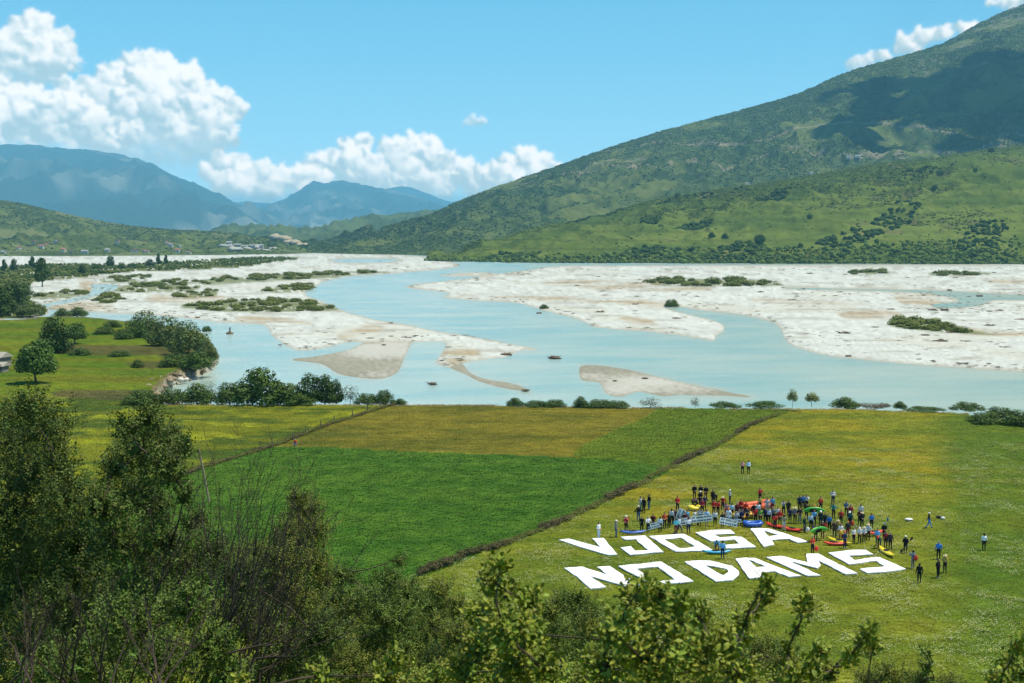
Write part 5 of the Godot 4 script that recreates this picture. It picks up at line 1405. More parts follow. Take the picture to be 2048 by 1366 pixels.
func build_houses() -> void:
	rng.seed = 401
	var walls := [plain("white_wall", lin(0.44, 0.43, 0.39)), plain("cream_wall", lin(0.5, 0.44, 0.34)), plain("grey_wall", lin(0.36, 0.35, 0.33))]
	var roofs := [plain("red_roof", lin(0.34, 0.13, 0.08)), plain("brown_roof", lin(0.22, 0.14, 0.1)), plain("grey_roof", lin(0.3, 0.3, 0.3))]
	var h: Hill = hills["village_hill"]
	for k in 34:
		var p := h.at(rand(1.4, 5.6), rand(0.06, 0.36))
		house("house", p, rand(7, 10), rand(8, 14), rand(4, 7), rand(0, TAU), walls[k % 3], roofs[k % 3 if k % 4 else 0], ["small white house with red roof in the hillside village", "small cream house with brown roof in the hillside village", "small grey house in the hillside village"][k % 3], ["white village houses", "cream village houses", "grey village houses"][k % 3])
	# gravel works: pale heaps and sheds on the flat below the hill
	var pale := plain("crushed_stone", lin(0.34, 0.34, 0.31), 0.95)
	for k in 16:
		var b := Buf.new()
		blob(b, Vector3.ZERO, Vector3(1, 0.45, 1), 2, 0.2, Color.WHITE)
		var p := h.at(6.0 + k * 0.10, rand(0.16, 0.24))
		var o := obj("gravel_heap", b.mesh(), pale)
		o.position = p
		o.scale = Vector3(rand(7, 18), rand(8, 15), rand(10, 24))
		tag(o, "pale heap of crushed stone at the quarry under the left hill", "gravel heap", "heaps of the quarry")
	for k in 5:
		var p := h.at(6.1 + k * 0.22, 0.20)
		house("quarry_shed", p + Vector3(0, 3, 0), rand(8, 11), rand(12, 20), rand(5, 8), 1.5, walls[2], roofs[2], "grey shed among the pale quarry heaps", "quarry sheds")
	var far: Hill = hills["village_hill"]
	for k in 8:
		var b := Buf.new()
		blob(b, Vector3.ZERO, Vector3(1, 0.5, 1), 2, 0.15, Color.WHITE)
		var o := obj("quarry_cut", b.mesh(), plain("tan_stone", lin(0.34, 0.29, 0.2), 0.95))
		o.position = far.at(7.6 + k * 0.2, 0.55 - k * 0.03)
		o.scale = Vector3(rand(12, 22), rand(14, 26), 30)
		tag(o, "tan bare cut in the low ridge right of the quarry", "quarry", "bare cuts of the low ridge")
	var mh: Hill = hills["mountain_right"]
	for k in 22:
		var p := mh.at(rand(7.4, 10.2), rand(0.30, 0.46))
		house("farmhouse", p, rand(7, 11), rand(9, 15), rand(4, 6), rand(0, TAU), walls[k % 2], roofs[k % 3], "tiny pale farmhouse on the terraces of the right mountain", "farmhouses on the right mountain")
	# the low stone house behind the round tree
	var wy := land_y(-126.0, -290.0)
	house("stone_house", Vector3(-128.5, wy, -306.0), 4.5, 9.0, 2.4, 1.35, plain("field_stone", lin(0.2, 0.18, 0.15)), plain("slab_roof", lin(0.33, 0.30, 0.25)), "low stone house at the left edge behind the round tree", "")
	house("stone_shed", Vector3(-121.5, wy, -293.0), 3.2, 4.5, 1.5, 1.5, plain("field_stone", Color.WHITE), plain("slab_roof", Color.WHITE), "small stone shed in front of the low stone house", "")


# ------------------------------------------------------------------ letters, boats, placards
func build_letters() -> void:
	var cloth := plain("white_cloth", lin(0.80, 0.80, 0.80), 0.9, 0.2)
	cloth.normal_enabled = true
	cloth.normal_texture = noise_tex(256, 0.02, Color.BLACK, Color.WHITE, 61, true, 8.0)
	cloth.normal_scale = 0.5
	cloth.uv1_triplanar = true
	cloth.uv1_world_triplanar = true
	cloth.uv1_scale = Vector3(0.5, 0.5, 0.5)
	var k := 0
	rng.seed = 501
	for l in LETTERS:
		var o := Node3D.new()
		var first: Array = l[2][0]
		var at := Vector3(first[0], FIELD_Y, first[1])
		put(o, "cloth_letter")
		o.position = at
		for s in l[2]:
			k += 1
			var p := PackedVector2Array()
			var m: int = s.size() / 2
			for j in m:
				var q := Vector2(s[j * 2], s[j * 2 + 1])
				var e := Vector2(s[(j + 1) % m * 2], s[(j + 1) % m * 2 + 1])
				var n := maxi(1, int(q.distance_to(e) / 0.7))
				for i in n:
					p.append(q.lerp(e, float(i) / n) + (Vector2(rand(-0.06, 0.06), rand(-0.1, 0.1)) if i else Vector2.ZERO))
			var idx := Geometry2D.triangulate_polygon(p)
			var b := Buf.new()
			var lift := 0.13 + 0.006 * (k % 6)
			var up := PackedVector3Array()
			for q in p:
				up.append(Vector3(q.x, land_y(q.x, q.y) + lift + rand(-0.015, 0.02), q.y) - at)
			for i in range(0, idx.size(), 3):
				var a := up[idx[i]]
				var c := up[idx[i + 1]]
				var d := up[idx[i + 2]]
				if (d - a).cross(c - a).y < 0.0:
					b.tri(a, d, c, Color.WHITE)
				else:
					b.tri(a, c, d, Color.WHITE)
			for i in up.size():
				var a := up[i]
				var c := up[(i + 1) % up.size()]
				b.quad(a, c, c - Vector3(0, 0.1, 0), a - Vector3(0, 0.1, 0), Color.WHITE)
			obj("cloth_strip", b.mesh(), cloth, o)
		tag(o, "white cloth letter %s laid on the grass in the %s row of letters" % [l[0], l[1]], "cloth letter", "white cloth letters on the grass")


const PAINT := {"boatblue": [0.02, 0.10, 0.42], "boatcyan": [0.03, 0.32, 0.52], "boatred": [0.62, 0.045, 0.015], "boatorange": [0.68, 0.11, 0.03], "boatgold": [0.68, 0.36, 0.04], "boatyellow": [0.72, 0.55, 0.02], "boatgreen": [0.06, 0.38, 0.045],
	"white": [0.68, 0.70, 0.72], "paleblue": [0.42, 0.55, 0.68], "grey": [0.18, 0.19, 0.2], "greywhite": [0.44, 0.45, 0.46], "coral": [0.55, 0.09, 0.09], "black": [0.012, 0.013, 0.016], "charcoal": [0.03, 0.032, 0.036], "maroon": [0.09, 0.015, 0.02], "navy": [0.018, 0.028, 0.075], "teal": [0.03, 0.22, 0.22], "darkteal": [0.02, 0.07, 0.09],
	"red": [0.45, 0.035, 0.03], "brightred": [0.6, 0.03, 0.03], "orange": [0.68, 0.11, 0.04], "orangered": [0.58, 0.07, 0.03], "darkgreen": [0.015, 0.04, 0.022], "turquoise": [0.08, 0.42, 0.5], "skyblue": [0.12, 0.36, 0.62], "blue": [0.04, 0.17, 0.5], "purple": [0.14, 0.05, 0.24], "wine": [0.24, 0.025, 0.04], "pink": [0.55, 0.25, 0.25], "green": [0.1, 0.34, 0.05], "yellow": [0.5, 0.36, 0.08], "gold": [0.6, 0.38, 0.05],
	"camouflage": [0.16, 0.15, 0.12], "slate": [0.1, 0.15, 0.22], "brown": [0.07, 0.05, 0.035], "jeans": [0.06, 0.11, 0.22], "darkjeans": [0.03, 0.045, 0.09], "palegrey": [0.42, 0.43, 0.44], "paddleblack": [0.015, 0.015, 0.015], "paddleteal": [0.02, 0.16, 0.17], "paddleblue": [0.1, 0.3, 0.5]}


func paint(key: String) -> Color:
	var a: Array = PAINT[key]
	return Color(a[0], a[1], a[2])


func build_boats() -> void:
	rng.seed = 601
	for q in BOATS:
		var a := Vector3(q[1], 0, q[2])
		var e := Vector3(q[3], 0, q[4])
		var mid := (a + e) / 2
		var long := a.distance_to(e)
		var up: float = q[7]
		var o := Node3D.new()
		put(o, "kayak" if q[0] == "kayak" else "raft")
		if up > 0.5:
			o.name = "canoe" if not has_node("canoe") else "canoe_001"
		o.position = Vector3(mid.x, land_y(mid.x, mid.z) + 0.02 + up, mid.z)
		o.rotation.y = -atan2(e.z - a.z, e.x - a.x)
		var mat := plain("hull_" + str(q[6]), paint(q[6]).linear_to_srgb(), 0.35, 0.5)
		var dark := plain("cockpit_dark", lin(0.015, 0.015, 0.018), 0.6)
		if q[0] == "kayak":
			long = maxf(long, 2.4)
			var b := Buf.new()
			var rings := 17
			var sides := 14
			for i in rings:
				var u := float(i) / (rings - 1) * 2.0 - 1.0
				var w: float = q[5] * 0.5 * pow(maxf(0.0, 1.0 - pow(absf(u), 2.3)), 0.75) + 0.012
				var rise := 0.16 * u * u * absf(u)
				for s in sides:
					var g := TAU * s / sides
					var yy := sin(g)
					var hh := 0.17 if yy > 0 else 0.16
					var dip := 0.0
					b.v.append(Vector3(u * long / 2, 0.17 + rise + yy * hh * pow(maxf(0.02, 1.0 - u * u * 0.75), 0.6) - dip, cos(g) * w))
					b.c.append(Color.WHITE)
			for i in rings - 1:
				for s in sides:
					var p := i * sides + s
					var r := i * sides + (s + 1) % sides
					b.t.append_array(PackedInt32Array([p, r, p + sides, r, r + sides, p + sides]))
			b.smooth()
			obj("hull", b.mesh(), mat, o)
			var c := Buf.new()
			var rim := Buf.new()
			var loop := PackedVector3Array()
			var rad := PackedFloat32Array()
			for s in 17:
				var g := TAU * s / 16.0
				loop.append(Vector3(cos(g) * 0.42 - 0.1, 0.345, sin(g) * q[5] * 0.31))
				rad.append(0.022)
			rim.tube(loop, rad, 5, Color.WHITE)
			for s in 16:
				c.tri(Vector3(-0.1, 0.342, 0), loop[s], loop[s + 1], Color.WHITE)
			obj("cockpit", c.mesh(), dark, o)
			obj("cockpit_rim", rim.mesh(), dark, o)
			if up > 0.5:
				o.rotation.x = PI * 0.62
				o.position.y += 0.25
		else:
			var ring := PackedVector3Array()
			var rr := PackedFloat32Array()
			var tr: float = 0.24 if q[5] < 2.0 else 0.33
			for s in 33:
				var g := TAU * s / 32.0
				var cx := signf(cos(g)) * pow(absf(cos(g)), 0.6) * (long / 2 - tr)
				var cz: float = signf(sin(g)) * pow(absf(sin(g)), 0.6) * (q[5] / 2 - tr)
				ring.append(Vector3(cx, tr + 0.28 * pow(absf(cx) / (long / 2), 3.0), cz))
				rr.append(tr)
			var b := Buf.new()
			b.tube(ring, rr, 10, Color.WHITE)
			obj("tube", b.mesh(), mat, o)
			for s in ([0.0] if long < 3.0 else [-0.22, 0.22]):
				var th := Buf.new()
				th.tube(PackedVector3Array([Vector3(s * long, tr * 1.1, -q[5] / 2 + tr), Vector3(s * long, tr * 1.1, q[5] / 2 - tr)]), PackedFloat32Array([tr * 0.8, tr * 0.8]), 10, Color.WHITE)
				obj("thwart", th.mesh(), mat, o)
			var fl := Buf.new()
			fl.box(Vector3(-long / 2 + tr, 0.02, -q[5] / 2 + tr), Vector3(long / 2 - tr, 0.09, q[5] / 2 - tr), Color.WHITE)
			obj("floor", fl.mesh(), dark if q[6] == "boatblue" else plain("raft_floor", lin(0.3, 0.2, 0.1)), o)
		tag(o, q[8], "kayak" if q[0] == "kayak" else "raft")
		if up > 0.5:
			o.set_meta("category", "canoe")
	# placards
	var board := plain("placard_board", lin(0.78, 0.80, 0.79), 0.8)
	var ink := plain("placard_ink", lin(0.02, 0.04, 0.04), 0.8)
	var font := SystemFont.new()
	font.font_names = PackedStringArray(["Droid Sans"])
	font.font_weight = 900
	for q in PLACARDS:
		var o := Node3D.new()
		put(o, "placard")
		o.position = Vector3(q[0], q[1], q[2] + 0.34)
		o.rotation = Vector3(-0.08, 0, deg_to_rad(q[5]))
		var w: float = q[3]
		var h: float = q[4]
		var b := Buf.new()
		b.box(Vector3(-w / 2, -h / 2, -0.01), Vector3(w / 2, h / 2, 0.01), Color.WHITE)
		obj("board", b.mesh(), board, o)
		var lines: Array = q[6]
		for k in lines.size():
			var t := TextMesh.new()
			t.text = lines[k]
			t.font = font
			t.font_size = 64
			t.pixel_size = 0.01
			t.depth = 0.006
			var box := t.get_aabb().size
			var lh := h / lines.size()
			for bold in 3:  # heavy strokes
				var o2 := obj("lettering", t, ink, o)
				o2.scale = Vector3(w * 0.9 / maxf(box.x, 0.01), lh * 0.72 / maxf(box.y, 0.01), 1)
				o2.position = Vector3((bold - 1) * 0.011, h / 2 - lh * (k + 0.5) + (bold - 1) * 0.006, 0.014 + bold * 0.0015)
		tag(o, q[7], "placard")
	for q in PADDLES:
		var a := Vector3(q[0], q[1], q[2] + 0.3)
		var e := Vector3(q[3], q[4], q[5] + 0.3)
		var o := Node3D.new()
		put(o, "paddle" if not str(q[7]).contains("pole") else "pole")
		o.position = a
		var s := Buf.new()
		s.tube(PackedVector3Array([Vector3.ZERO, (e - a) * 0.5, e - a]), PackedFloat32Array([0.02, 0.02, 0.02]), 6, Color.WHITE)
		var pm := plain("shaft_" + str(q[6]), paint(q[6]).linear_to_srgb(), 0.5)
		obj("shaft", s.mesh(), pm, o)
		if not str(q[7]).contains("pole"):
			for f in [0.03, 0.97]:
				var b := Buf.new()
				blob(b, Vector3.ZERO, Vector3(0.11, 0.24, 0.025), 1, 0.0, Color.WHITE)
				var bl := obj("blade", b.mesh(), pm, o)
				bl.position = (e - a) * f
				bl.rotation.z = -atan2(e.x - a.x, e.y - a.y)
		tag(o, q[7], "paddle" if not str(q[7]).contains("pole") else "pole")
	for q in PACKS:
		var b := Buf.new()
		blob(b, Vector3.ZERO, Vector3(0.19, 0.27, 0.14), 2, 0.05, Color.WHITE)
		blob(b, Vector3(0, -0.08, 0.1), Vector3(0.13, 0.13, 0.08), 1, 0.03, Color(0.8, 0.8, 0.8))
		var o := obj("backpack" if str(q[4]).contains("backpack") else "bag", b.mesh(), plain("bag_" + str(q[3]), paint(q[3]).linear_to_srgb(), 0.7))
		o.position = Vector3(q[0], q[1], q[2] + 0.22)
		tag(o, q[4], "backpack" if str(q[4]).contains("backpack") else "bag")
	# clothes and bag left on the grass at the right
	for q in BUNDLES:
		var b := Buf.new()
		blob(b, Vector3(0, 0.16, 0), Vector3(q[4], 0.14, q[4] * 0.7), 2, 0.16, Color.WHITE)
		var o := obj("cloth_bundle" if q[2] == "white" else "bag", b.mesh(), plain("bag_" + str(q[2]), paint(q[2]).linear_to_srgb(), 0.8))
		o.position = Vector3(q[0], land_y(q[0], q[1]), q[1])
		tag(o, q[3], "cloth" if q[2] == "white" else "bag")


# ------------------------------------------------------------------ people
func bones(pose: String) -> Array:
	# each: from, to, radius from, radius to, region (0 skin, 1 shirt, 2 trousers, 3 hair, 4 shoes); faces +z
	var hipL := Vector3(0.095, 0.92, 0)
	var hipR := Vector3(-0.095, 0.92, 0)
	var kneeL := Vector3(0.11, 0.49, 0.03)
	var kneeR := Vector3(-0.11, 0.49, 0.03)
	var footL := Vector3(0.12, 0.08, 0)
	var footR := Vector3(-0.12, 0.08, 0)
	var tilt := 0.0
	var drop := 0.0
	var elL := Vector3(0.27, 1.14, -0.04)
	var elR := Vector3(-0.27, 1.14, -0.04)
	var haL := Vector3(0.28, 0.87, 0.06)
	var haR := Vector3(-0.28, 0.87, 0.06)
	match pose:
		"front":
			haL = Vector3(0.05, 1.05, 0.24); haR = Vector3(-0.06, 1.03, 0.25)
		"cross":
			elL = Vector3(0.29, 1.16, 0.06); elR = Vector3(-0.29, 1.16, 0.06)
			haL = Vector3(-0.1, 1.2, 0.2); haR = Vector3(0.1, 1.17, 0.22)
		"hips":
			elL = Vector3(0.42, 1.18, -0.06); elR = Vector3(-0.42, 1.18, -0.06)
			haL = Vector3(0.19, 1.0, 0.06); haR = Vector3(-0.19, 1.0, 0.06)
		"photo":
			elL = Vector3(0.3, 1.25, 0.2); elR = Vector3(-0.3, 1.25, 0.2)
			haL = Vector3(0.09, 1.55, 0.28); haR = Vector3(-0.09, 1.55, 0.28)
		"hold":
			elL = Vector3(0.3, 1.15, 0.1); elR = Vector3(-0.3, 1.15, 0.1)
			haL = Vector3(0.3, 1.22, 0.33); haR = Vector3(-0.3, 1.22, 0.33)
		"walk":
			kneeL = Vector3(0.1, 0.52, 0.2); footL = Vector3(0.1, 0.09, 0.3)
			kneeR = Vector3(-0.1, 0.5, -0.06); footR = Vector3(-0.1, 0.11, -0.36)
			haL = Vector3(0.27, 0.9, -0.18); haR = Vector3(-0.27, 0.92, 0.26)
		"bend":
			tilt = 1.15; drop = 0.05
			kneeL = Vector3(0.13, 0.5, 0.1); kneeR = Vector3(-0.13, 0.5, 0.1)
		"crouch":
			tilt = 0.6; drop = 0.45
			kneeL = Vector3(0.16, 0.5, 0.32); kneeR = Vector3(-0.16, 0.42, 0.3)
			footL = Vector3(0.14, 0.08, 0.08); footR = Vector3(-0.14, 0.08, 0.0)
		"carry":
			elL = Vector3(0.34, 1.5, 0.06); elR = Vector3(-0.34, 1.5, 0.06)
			haL = Vector3(0.3, 1.74, 0.16); haR = Vector3(-0.3, 1.74, 0.16)
	var base := Vector3(0, 0.95, 0)
	var turn := func(p: Vector3) -> Vector3:
		return base + (p - base).rotated(Vector3.RIGHT, tilt) - Vector3(0, drop, drop * 0.3)
	hipL -= Vector3(0, drop, drop * 0.3)
	hipR -= Vector3(0, drop, drop * 0.3)
	var shL: Vector3 = turn.call(Vector3(0.185, 1.42, 0))
	var shR: Vector3 = turn.call(Vector3(-0.185, 1.42, 0))
	if tilt > 0.0:
		elL = shL + Vector3(0.04, -0.27, 0.08); elR = shR + Vector3(-0.04, -0.27, 0.08)
		haL = elL + Vector3(-0.04, -0.24, 0.1); haR = elR + Vector3(0.04, -0.24, 0.1)
	var neck: Vector3 = turn.call(Vector3(0, 1.47, 0.0))
	var skull: Vector3 = turn.call(Vector3(0, 1.635, 0.02))
	if tilt > 0.0:
		skull += Vector3(0, 0.03, 0.0)
	var up := (skull - neck).normalized()
	var face := Vector3.RIGHT.cross(up).normalized()
	var out := [
		[hipL, kneeL, 0.098, 0.068, 2], [kneeL, footL, 0.066, 0.048, 2], [hipR, kneeR, 0.098, 0.068, 2], [kneeR, footR, 0.066, 0.048, 2],
		[footL + Vector3(0, -0.035, -0.05), footL + Vector3(0.015, -0.045, 0.15), 0.045, 0.038, 4], [footR + Vector3(0, -0.035, -0.05), footR + Vector3(-0.015, -0.045, 0.15), 0.045, 0.038, 4],
		[turn.call(Vector3(0.055, 0.97, 0)), turn.call(Vector3(-0.055, 0.97, 0)), 0.13, 0.13, 2],
		[turn.call(Vector3(0.05, 1.1, 0)), turn.call(Vector3(0.075, 1.33, 0)), 0.115, 0.125, 1], [turn.call(Vector3(-0.05, 1.1, 0)), turn.call(Vector3(-0.075, 1.33, 0)), 0.115, 0.125, 1],
		[shL, shR, 0.075, 0.075, 1], [shL, elL, 0.068, 0.052, 1], [shR, elR, 0.068, 0.052, 1], [elL, haL, 0.05, 0.034, 5], [elR, haR, 0.05, 0.034, 5],
		[haL, haL + (haL - elL).normalized() * 0.09, 0.036, 0.026, 0], [haR, haR + (haR - elR).normalized() * 0.09, 0.036, 0.026, 0],
		[neck, skull - up * 0.06, 0.058, 0.055, 0], [skull - up * 0.045 + face * 0.02, skull + up * 0.03 + face * 0.012, 0.078, 0.088, 0], [skull + up * 0.0 + face * 0.1, skull - up * 0.03 + face * 0.112, 0.012, 0.016, 0],
		[skull + up * 0.05 - face * 0.02, skull - up * 0.02 - face * 0.035, 0.092, 0.085, 3]]
	return [out, skull, up, face, haL, haR, elL, elR]


func net(list: Array, cell: float) -> Array:
	# surface nets over a smooth union of tapered capsules -> [vertices, normals, regions, indices]
	var lo := Vector3(9, 9, 9)
	var hi := -lo
	for q in list:
		var r: float = maxf(q[2], q[3]) + cell * 2.0
		lo = lo.min(q[0] - Vector3(r, r, r)).min(q[1] - Vector3(r, r, r))
		hi = hi.max(q[0] + Vector3(r, r, r)).max(q[1] + Vector3(r, r, r))
	var nx := int((hi.x - lo.x) / cell) + 2
	var ny := int((hi.y - lo.y) / cell) + 2
	var nz := int((hi.z - lo.z) / cell) + 2
	var f := PackedFloat32Array()
	f.resize(nx * ny * nz)
	f.fill(1.0)
	var who := PackedByteArray()
	who.resize(nx * ny * nz)
	var near := PackedFloat32Array()
	near.resize(nx * ny * nz)
	near.fill(1.0)
	for q in list:
		var a: Vector3 = q[0]
		var e: Vector3 = q[1]
		var ra: float = q[2]
		var rb: float = q[3]
		var reach := maxf(ra, rb) + 0.07
		var s := ((a.min(e) - Vector3.ONE * reach - lo) / cell).floor().max(Vector3.ZERO)
		var z := ((a.max(e) + Vector3.ONE * reach - lo) / cell).ceil().min(Vector3(nx - 1, ny - 1, nz - 1))
		var ae := e - a
		var l2 := maxf(ae.length_squared(), 1e-8)
		for iy in range(int(s.y), int(z.y) + 1):
			for iz in range(int(s.z), int(z.z) + 1):
				for ix in range(int(s.x), int(z.x) + 1):
					var p := lo + Vector3(ix, iy, iz) * cell
					var t := clampf((p - a).dot(ae) / l2, 0.0, 1.0)
					var d := (p - a - ae * t).length() - lerpf(ra, rb, t)
					var i := (iy * nz + iz) * nx + ix
					if d < near[i]:
						near[i] = d
						who[i] = q[4]
						if q[4] == 5:
							who[i] = 1 if t < 0.35 else 5
					var k := 0.025
					var h := clampf(0.5 + 0.5 * (f[i] - d) / k, 0.0, 1.0)
					f[i] = lerpf(f[i], d, h) - k * h * (1.0 - h)
	var at := PackedInt32Array()
	at.resize(nx * ny * nz)
	at.fill(-1)
	var b := Buf.new()
	var reg := PackedByteArray()
	var o := [0, 1, nx, nx + 1, nx * nz, nx * nz + 1, nx * nz + nx, nx * nz + nx + 1]
	var corner := [Vector3(0, 0, 0), Vector3(1, 0, 0), Vector3(0, 0, 1), Vector3(1, 0, 1), Vector3(0, 1, 0), Vector3(1, 1, 0), Vector3(0, 1, 1), Vector3(1, 1, 1)]
	var edges := [[0, 1], [0, 2], [1, 3], [2, 3], [4, 5], [4, 6], [5, 7], [6, 7], [0, 4], [1, 5], [2, 6], [3, 7]]
	for iy in ny - 1:
		for iz in nz - 1:
			for ix in nx - 1:
				var i := (iy * nz + iz) * nx + ix
				var inside := 0
				for k in 8:
					if f[i + o[k]] < 0.0:
						inside += 1
				if inside == 0 or inside == 8:
					continue
				var sum := Vector3.ZERO
				var cnt := 0
				for ed in edges:
					var fa := f[i + o[ed[0]]]
					var fb := f[i + o[ed[1]]]
					if (fa < 0.0) != (fb < 0.0):
						sum += corner[ed[0]].lerp(corner[ed[1]], fa / (fa - fb))
						cnt += 1
				at[i] = b.v.size()
				b.v.append(lo + (Vector3(ix, iy, iz) + sum / cnt) * cell)
				var best := 9.0
				var rg := 0
				for k in 8:
					if near[i + o[k]] < best:
						best = near[i + o[k]]
						rg = who[i + o[k]]
				reg.append(rg)
	for iy in range(1, ny - 1):
		for iz in range(1, nz - 1):
			for ix in range(1, nx - 1):
				var i := (iy * nz + iz) * nx + ix
				for ax in [[1, nx, nx * nz], [nx, nx * nz, 1], [nx * nz, 1, nx]]:
					var inn := f[i] < 0.0
					if inn == (f[i + ax[0]] < 0.0):
						continue
					var p: int = at[i]
					var q: int = at[i - ax[1]]
					var r: int = at[i - ax[1] - ax[2]]
					var s: int = at[i - ax[2]]
					if p < 0 or q < 0 or r < 0 or s < 0:
						continue
					if inn:
						b.t.append_array(PackedInt32Array([p, q, r, p, r, s]))
					else:
						b.t.append_array(PackedInt32Array([p, r, q, p, s, r]))
	b.smooth()
	return [b, reg]


func fingers(b: Buf, reg: PackedByteArray, hand: Vector3, elbow: Vector3) -> void:
	var dir := (hand - elbow).normalized()
	var across := dir.cross(Vector3(0.1, 0.3, 1.0)).normalized()
	var tipbase := hand + dir * 0.09
	var lens := [0.062, 0.075, 0.08, 0.072, 0.055]
	for k in 5:
		var from := tipbase + across * (k - 2.5) * 0.017 if k else hand + dir * 0.03 + across * -0.035
		var to: Vector3 = from + (dir + across * (-0.6 if k == 0 else 0.04 * (k - 2))).normalized() * lens[k]
		var before := b.v.size()
		b.tube(PackedVector3Array([from, (from + to) * 0.5 + dir.cross(across) * 0.006, to]), PackedFloat32Array([0.010, 0.009, 0.006]), 5, Color.WHITE)
		for j in b.v.size() - before:
			reg.append(0)


func build_people() -> void:
	rng.seed = 701
	var cache := {}
	var cloth := plain("person_body", Color.WHITE, 0.85, 0.25)
	var hats := {"whitecap": ["cap", [0.62, 0.62, 0.6]], "cap": ["cap", [0.05, 0.06, 0.1]], "whitehelm": ["helmet", [0.72, 0.73, 0.72]], "orangehelm": ["helmet", [0.65, 0.16, 0.03]], "redhelm": ["helmet", [0.55, 0.03, 0.04]], "bluehelm": ["helmet", [0.04, 0.22, 0.4]], "straw": ["hat", [0.5, 0.42, 0.25]]}
	for q in PEOPLE:
		var pose: String = q[4]
		if not cache.has(pose):
			var s: Array = bones(pose)
			var made := net(s[0], 0.032)
			var reg: PackedByteArray = made[1]
			fingers(made[0], reg, s[4], s[6])
			fingers(made[0], reg, s[5], s[7])
			cache[pose] = [made[0], reg, s[1], s[2], s[3]]
			print("pose ", pose, " ", made[0].v.size(), " ", Time.get_ticks_msec())
		var a: Array = cache[pose]
		var src: Buf = a[0]
		var b := Buf.new()
		b.v = src.v
		b.n = src.n
		b.t = src.t
		var tone := rand(0.8, 1.15)
		var skin := Color(0.40, 0.22, 0.14) * tone
		var hair := Color(0.022, 0.016, 0.012) if q[6] != "blond" else Color(0.32, 0.2, 0.08)
		if rng.randf() < 0.12 and q[6] == "hair":
			hair = Color(0.25, 0.25, 0.25)
		var shirt := paint(q[2]) * rand(0.85, 1.15)
		var legs := paint(q[3]) * rand(0.85, 1.15)
		var short_sleeve: bool = q[2] in ["white", "grey", "brightred", "green", "blue", "teal", "orange", "orangered", "turquoise", "skyblue"] and rng.randf() < 0.75
		var pal := [skin, shirt, legs, hair, Color(0.02, 0.02, 0.022) if rng.randf() < 0.7 else Color(0.3, 0.3, 0.3), skin if short_sleeve else shirt]
		var reg2: PackedByteArray = a[1]
		b.c.resize(b.v.size())
		for i in b.v.size():
			b.c[i] = pal[reg2[i]]
			if q[2] == "camouflage" and reg2[i] == 1:
				b.c[i] = shirt * (0.4 if sin(b.v[i].y * 60.0 + b.v[i].x * 25.0) > 0.0 else 2.0)
		var o := Node3D.new()
		put(o, "person")
		var s := rand(0.96, 1.05)
		o.position = Vector3(q[0], land_y(q[0], q[1]) + 0.0, q[1])
		o.rotation.y = deg_to_rad(q[5] + rand(-8, 8))
		o.scale = Vector3(s, s, s)
		obj("body", b.mesh(), cloth, o)
		if hats.has(q[6]):
			var spec: Array = hats[q[6]]
			var hb := Buf.new()
			var rings := 5
			for i in rings + 1:
				var u := PI * 0.5 * i / rings
				for k in 12:
					var g := TAU * k / 12.0
					hb.v.append(Vector3(sin(g) * cos(u) * 0.118, sin(u) * 0.115, cos(g) * cos(u) * 0.132))
					hb.c.append(Color.WHITE)
			for i in rings:
				for k in 12:
					var p := i * 12 + k
					var r := i * 12 + (k + 1) % 12
					hb.t.append_array(PackedInt32Array([p, p + 12, r, r, p + 12, r + 12]))
			var first := hb.v.size()
			if spec[0] != "helmet":
				for k in 12:
					var g := TAU * k / 12.0
					var w := 0.2 if spec[0] == "hat" else (0.2 if absf(g - 0.0) < 0.9 or g > TAU - 0.9 else 0.12)
					hb.v.append(Vector3(sin(g) * 0.11, 0.01, cos(g) * 0.125)); hb.v.append(Vector3(sin(g) * w, -0.012, cos(g) * (w + 0.02)))
					hb.c.append(Color.WHITE); hb.c.append(Color.WHITE)
				for k in 12:
					var p := first + k * 2
					var r := first + (k + 1) % 12 * 2
					hb.t.append_array(PackedInt32Array([p, r, p + 1, r, r + 1, p + 1]))
			hb.smooth()
			var hc: Array = spec[1]
			var ho := obj(spec[0], hb.mesh(), plain("headgear_" + str(q[6]), lin(hc[0], hc[1], hc[2]), 0.5), o)
			ho.position = a[2] + a[3] * 0.03 - a[4] * 0.012
			ho.basis = Basis(a[3].cross(a[4]), a[3], a[4]).orthonormalized()
		tag(o, q[7], "person", "people of the gathering")


# ------------------------------------------------------------------ shrubs on the camera's slope
func twig(seed_: int, leaf: float, n: int) -> ArrayMesh:
	rng.seed = seed_
	var b := Buf.new()
	var long := leaf * n * 0.42
	b.tube(PackedVector3Array([Vector3.ZERO, Vector3(0.01, long * 0.5, 0), Vector3(0, long, 0.01)]), PackedFloat32Array([leaf * 0.06, leaf * 0.045, leaf * 0.02]), 3, Color(0.9, 0.7, 0.8))
	for k in n:
		var p := Vector3(0, long * (k + 0.6) / n, 0)
		var a := k * 2.4 + rand(-0.4, 0.4)
		var dir := Vector3(cos(a), rand(0.35, 0.95), sin(a)).normalized()
		one_leaf(b, p + dir * leaf * 0.12, dir, leaf * rand(0.75, 1.15), Color.WHITE * rand(0.75, 1.25))
	return b.mesh()


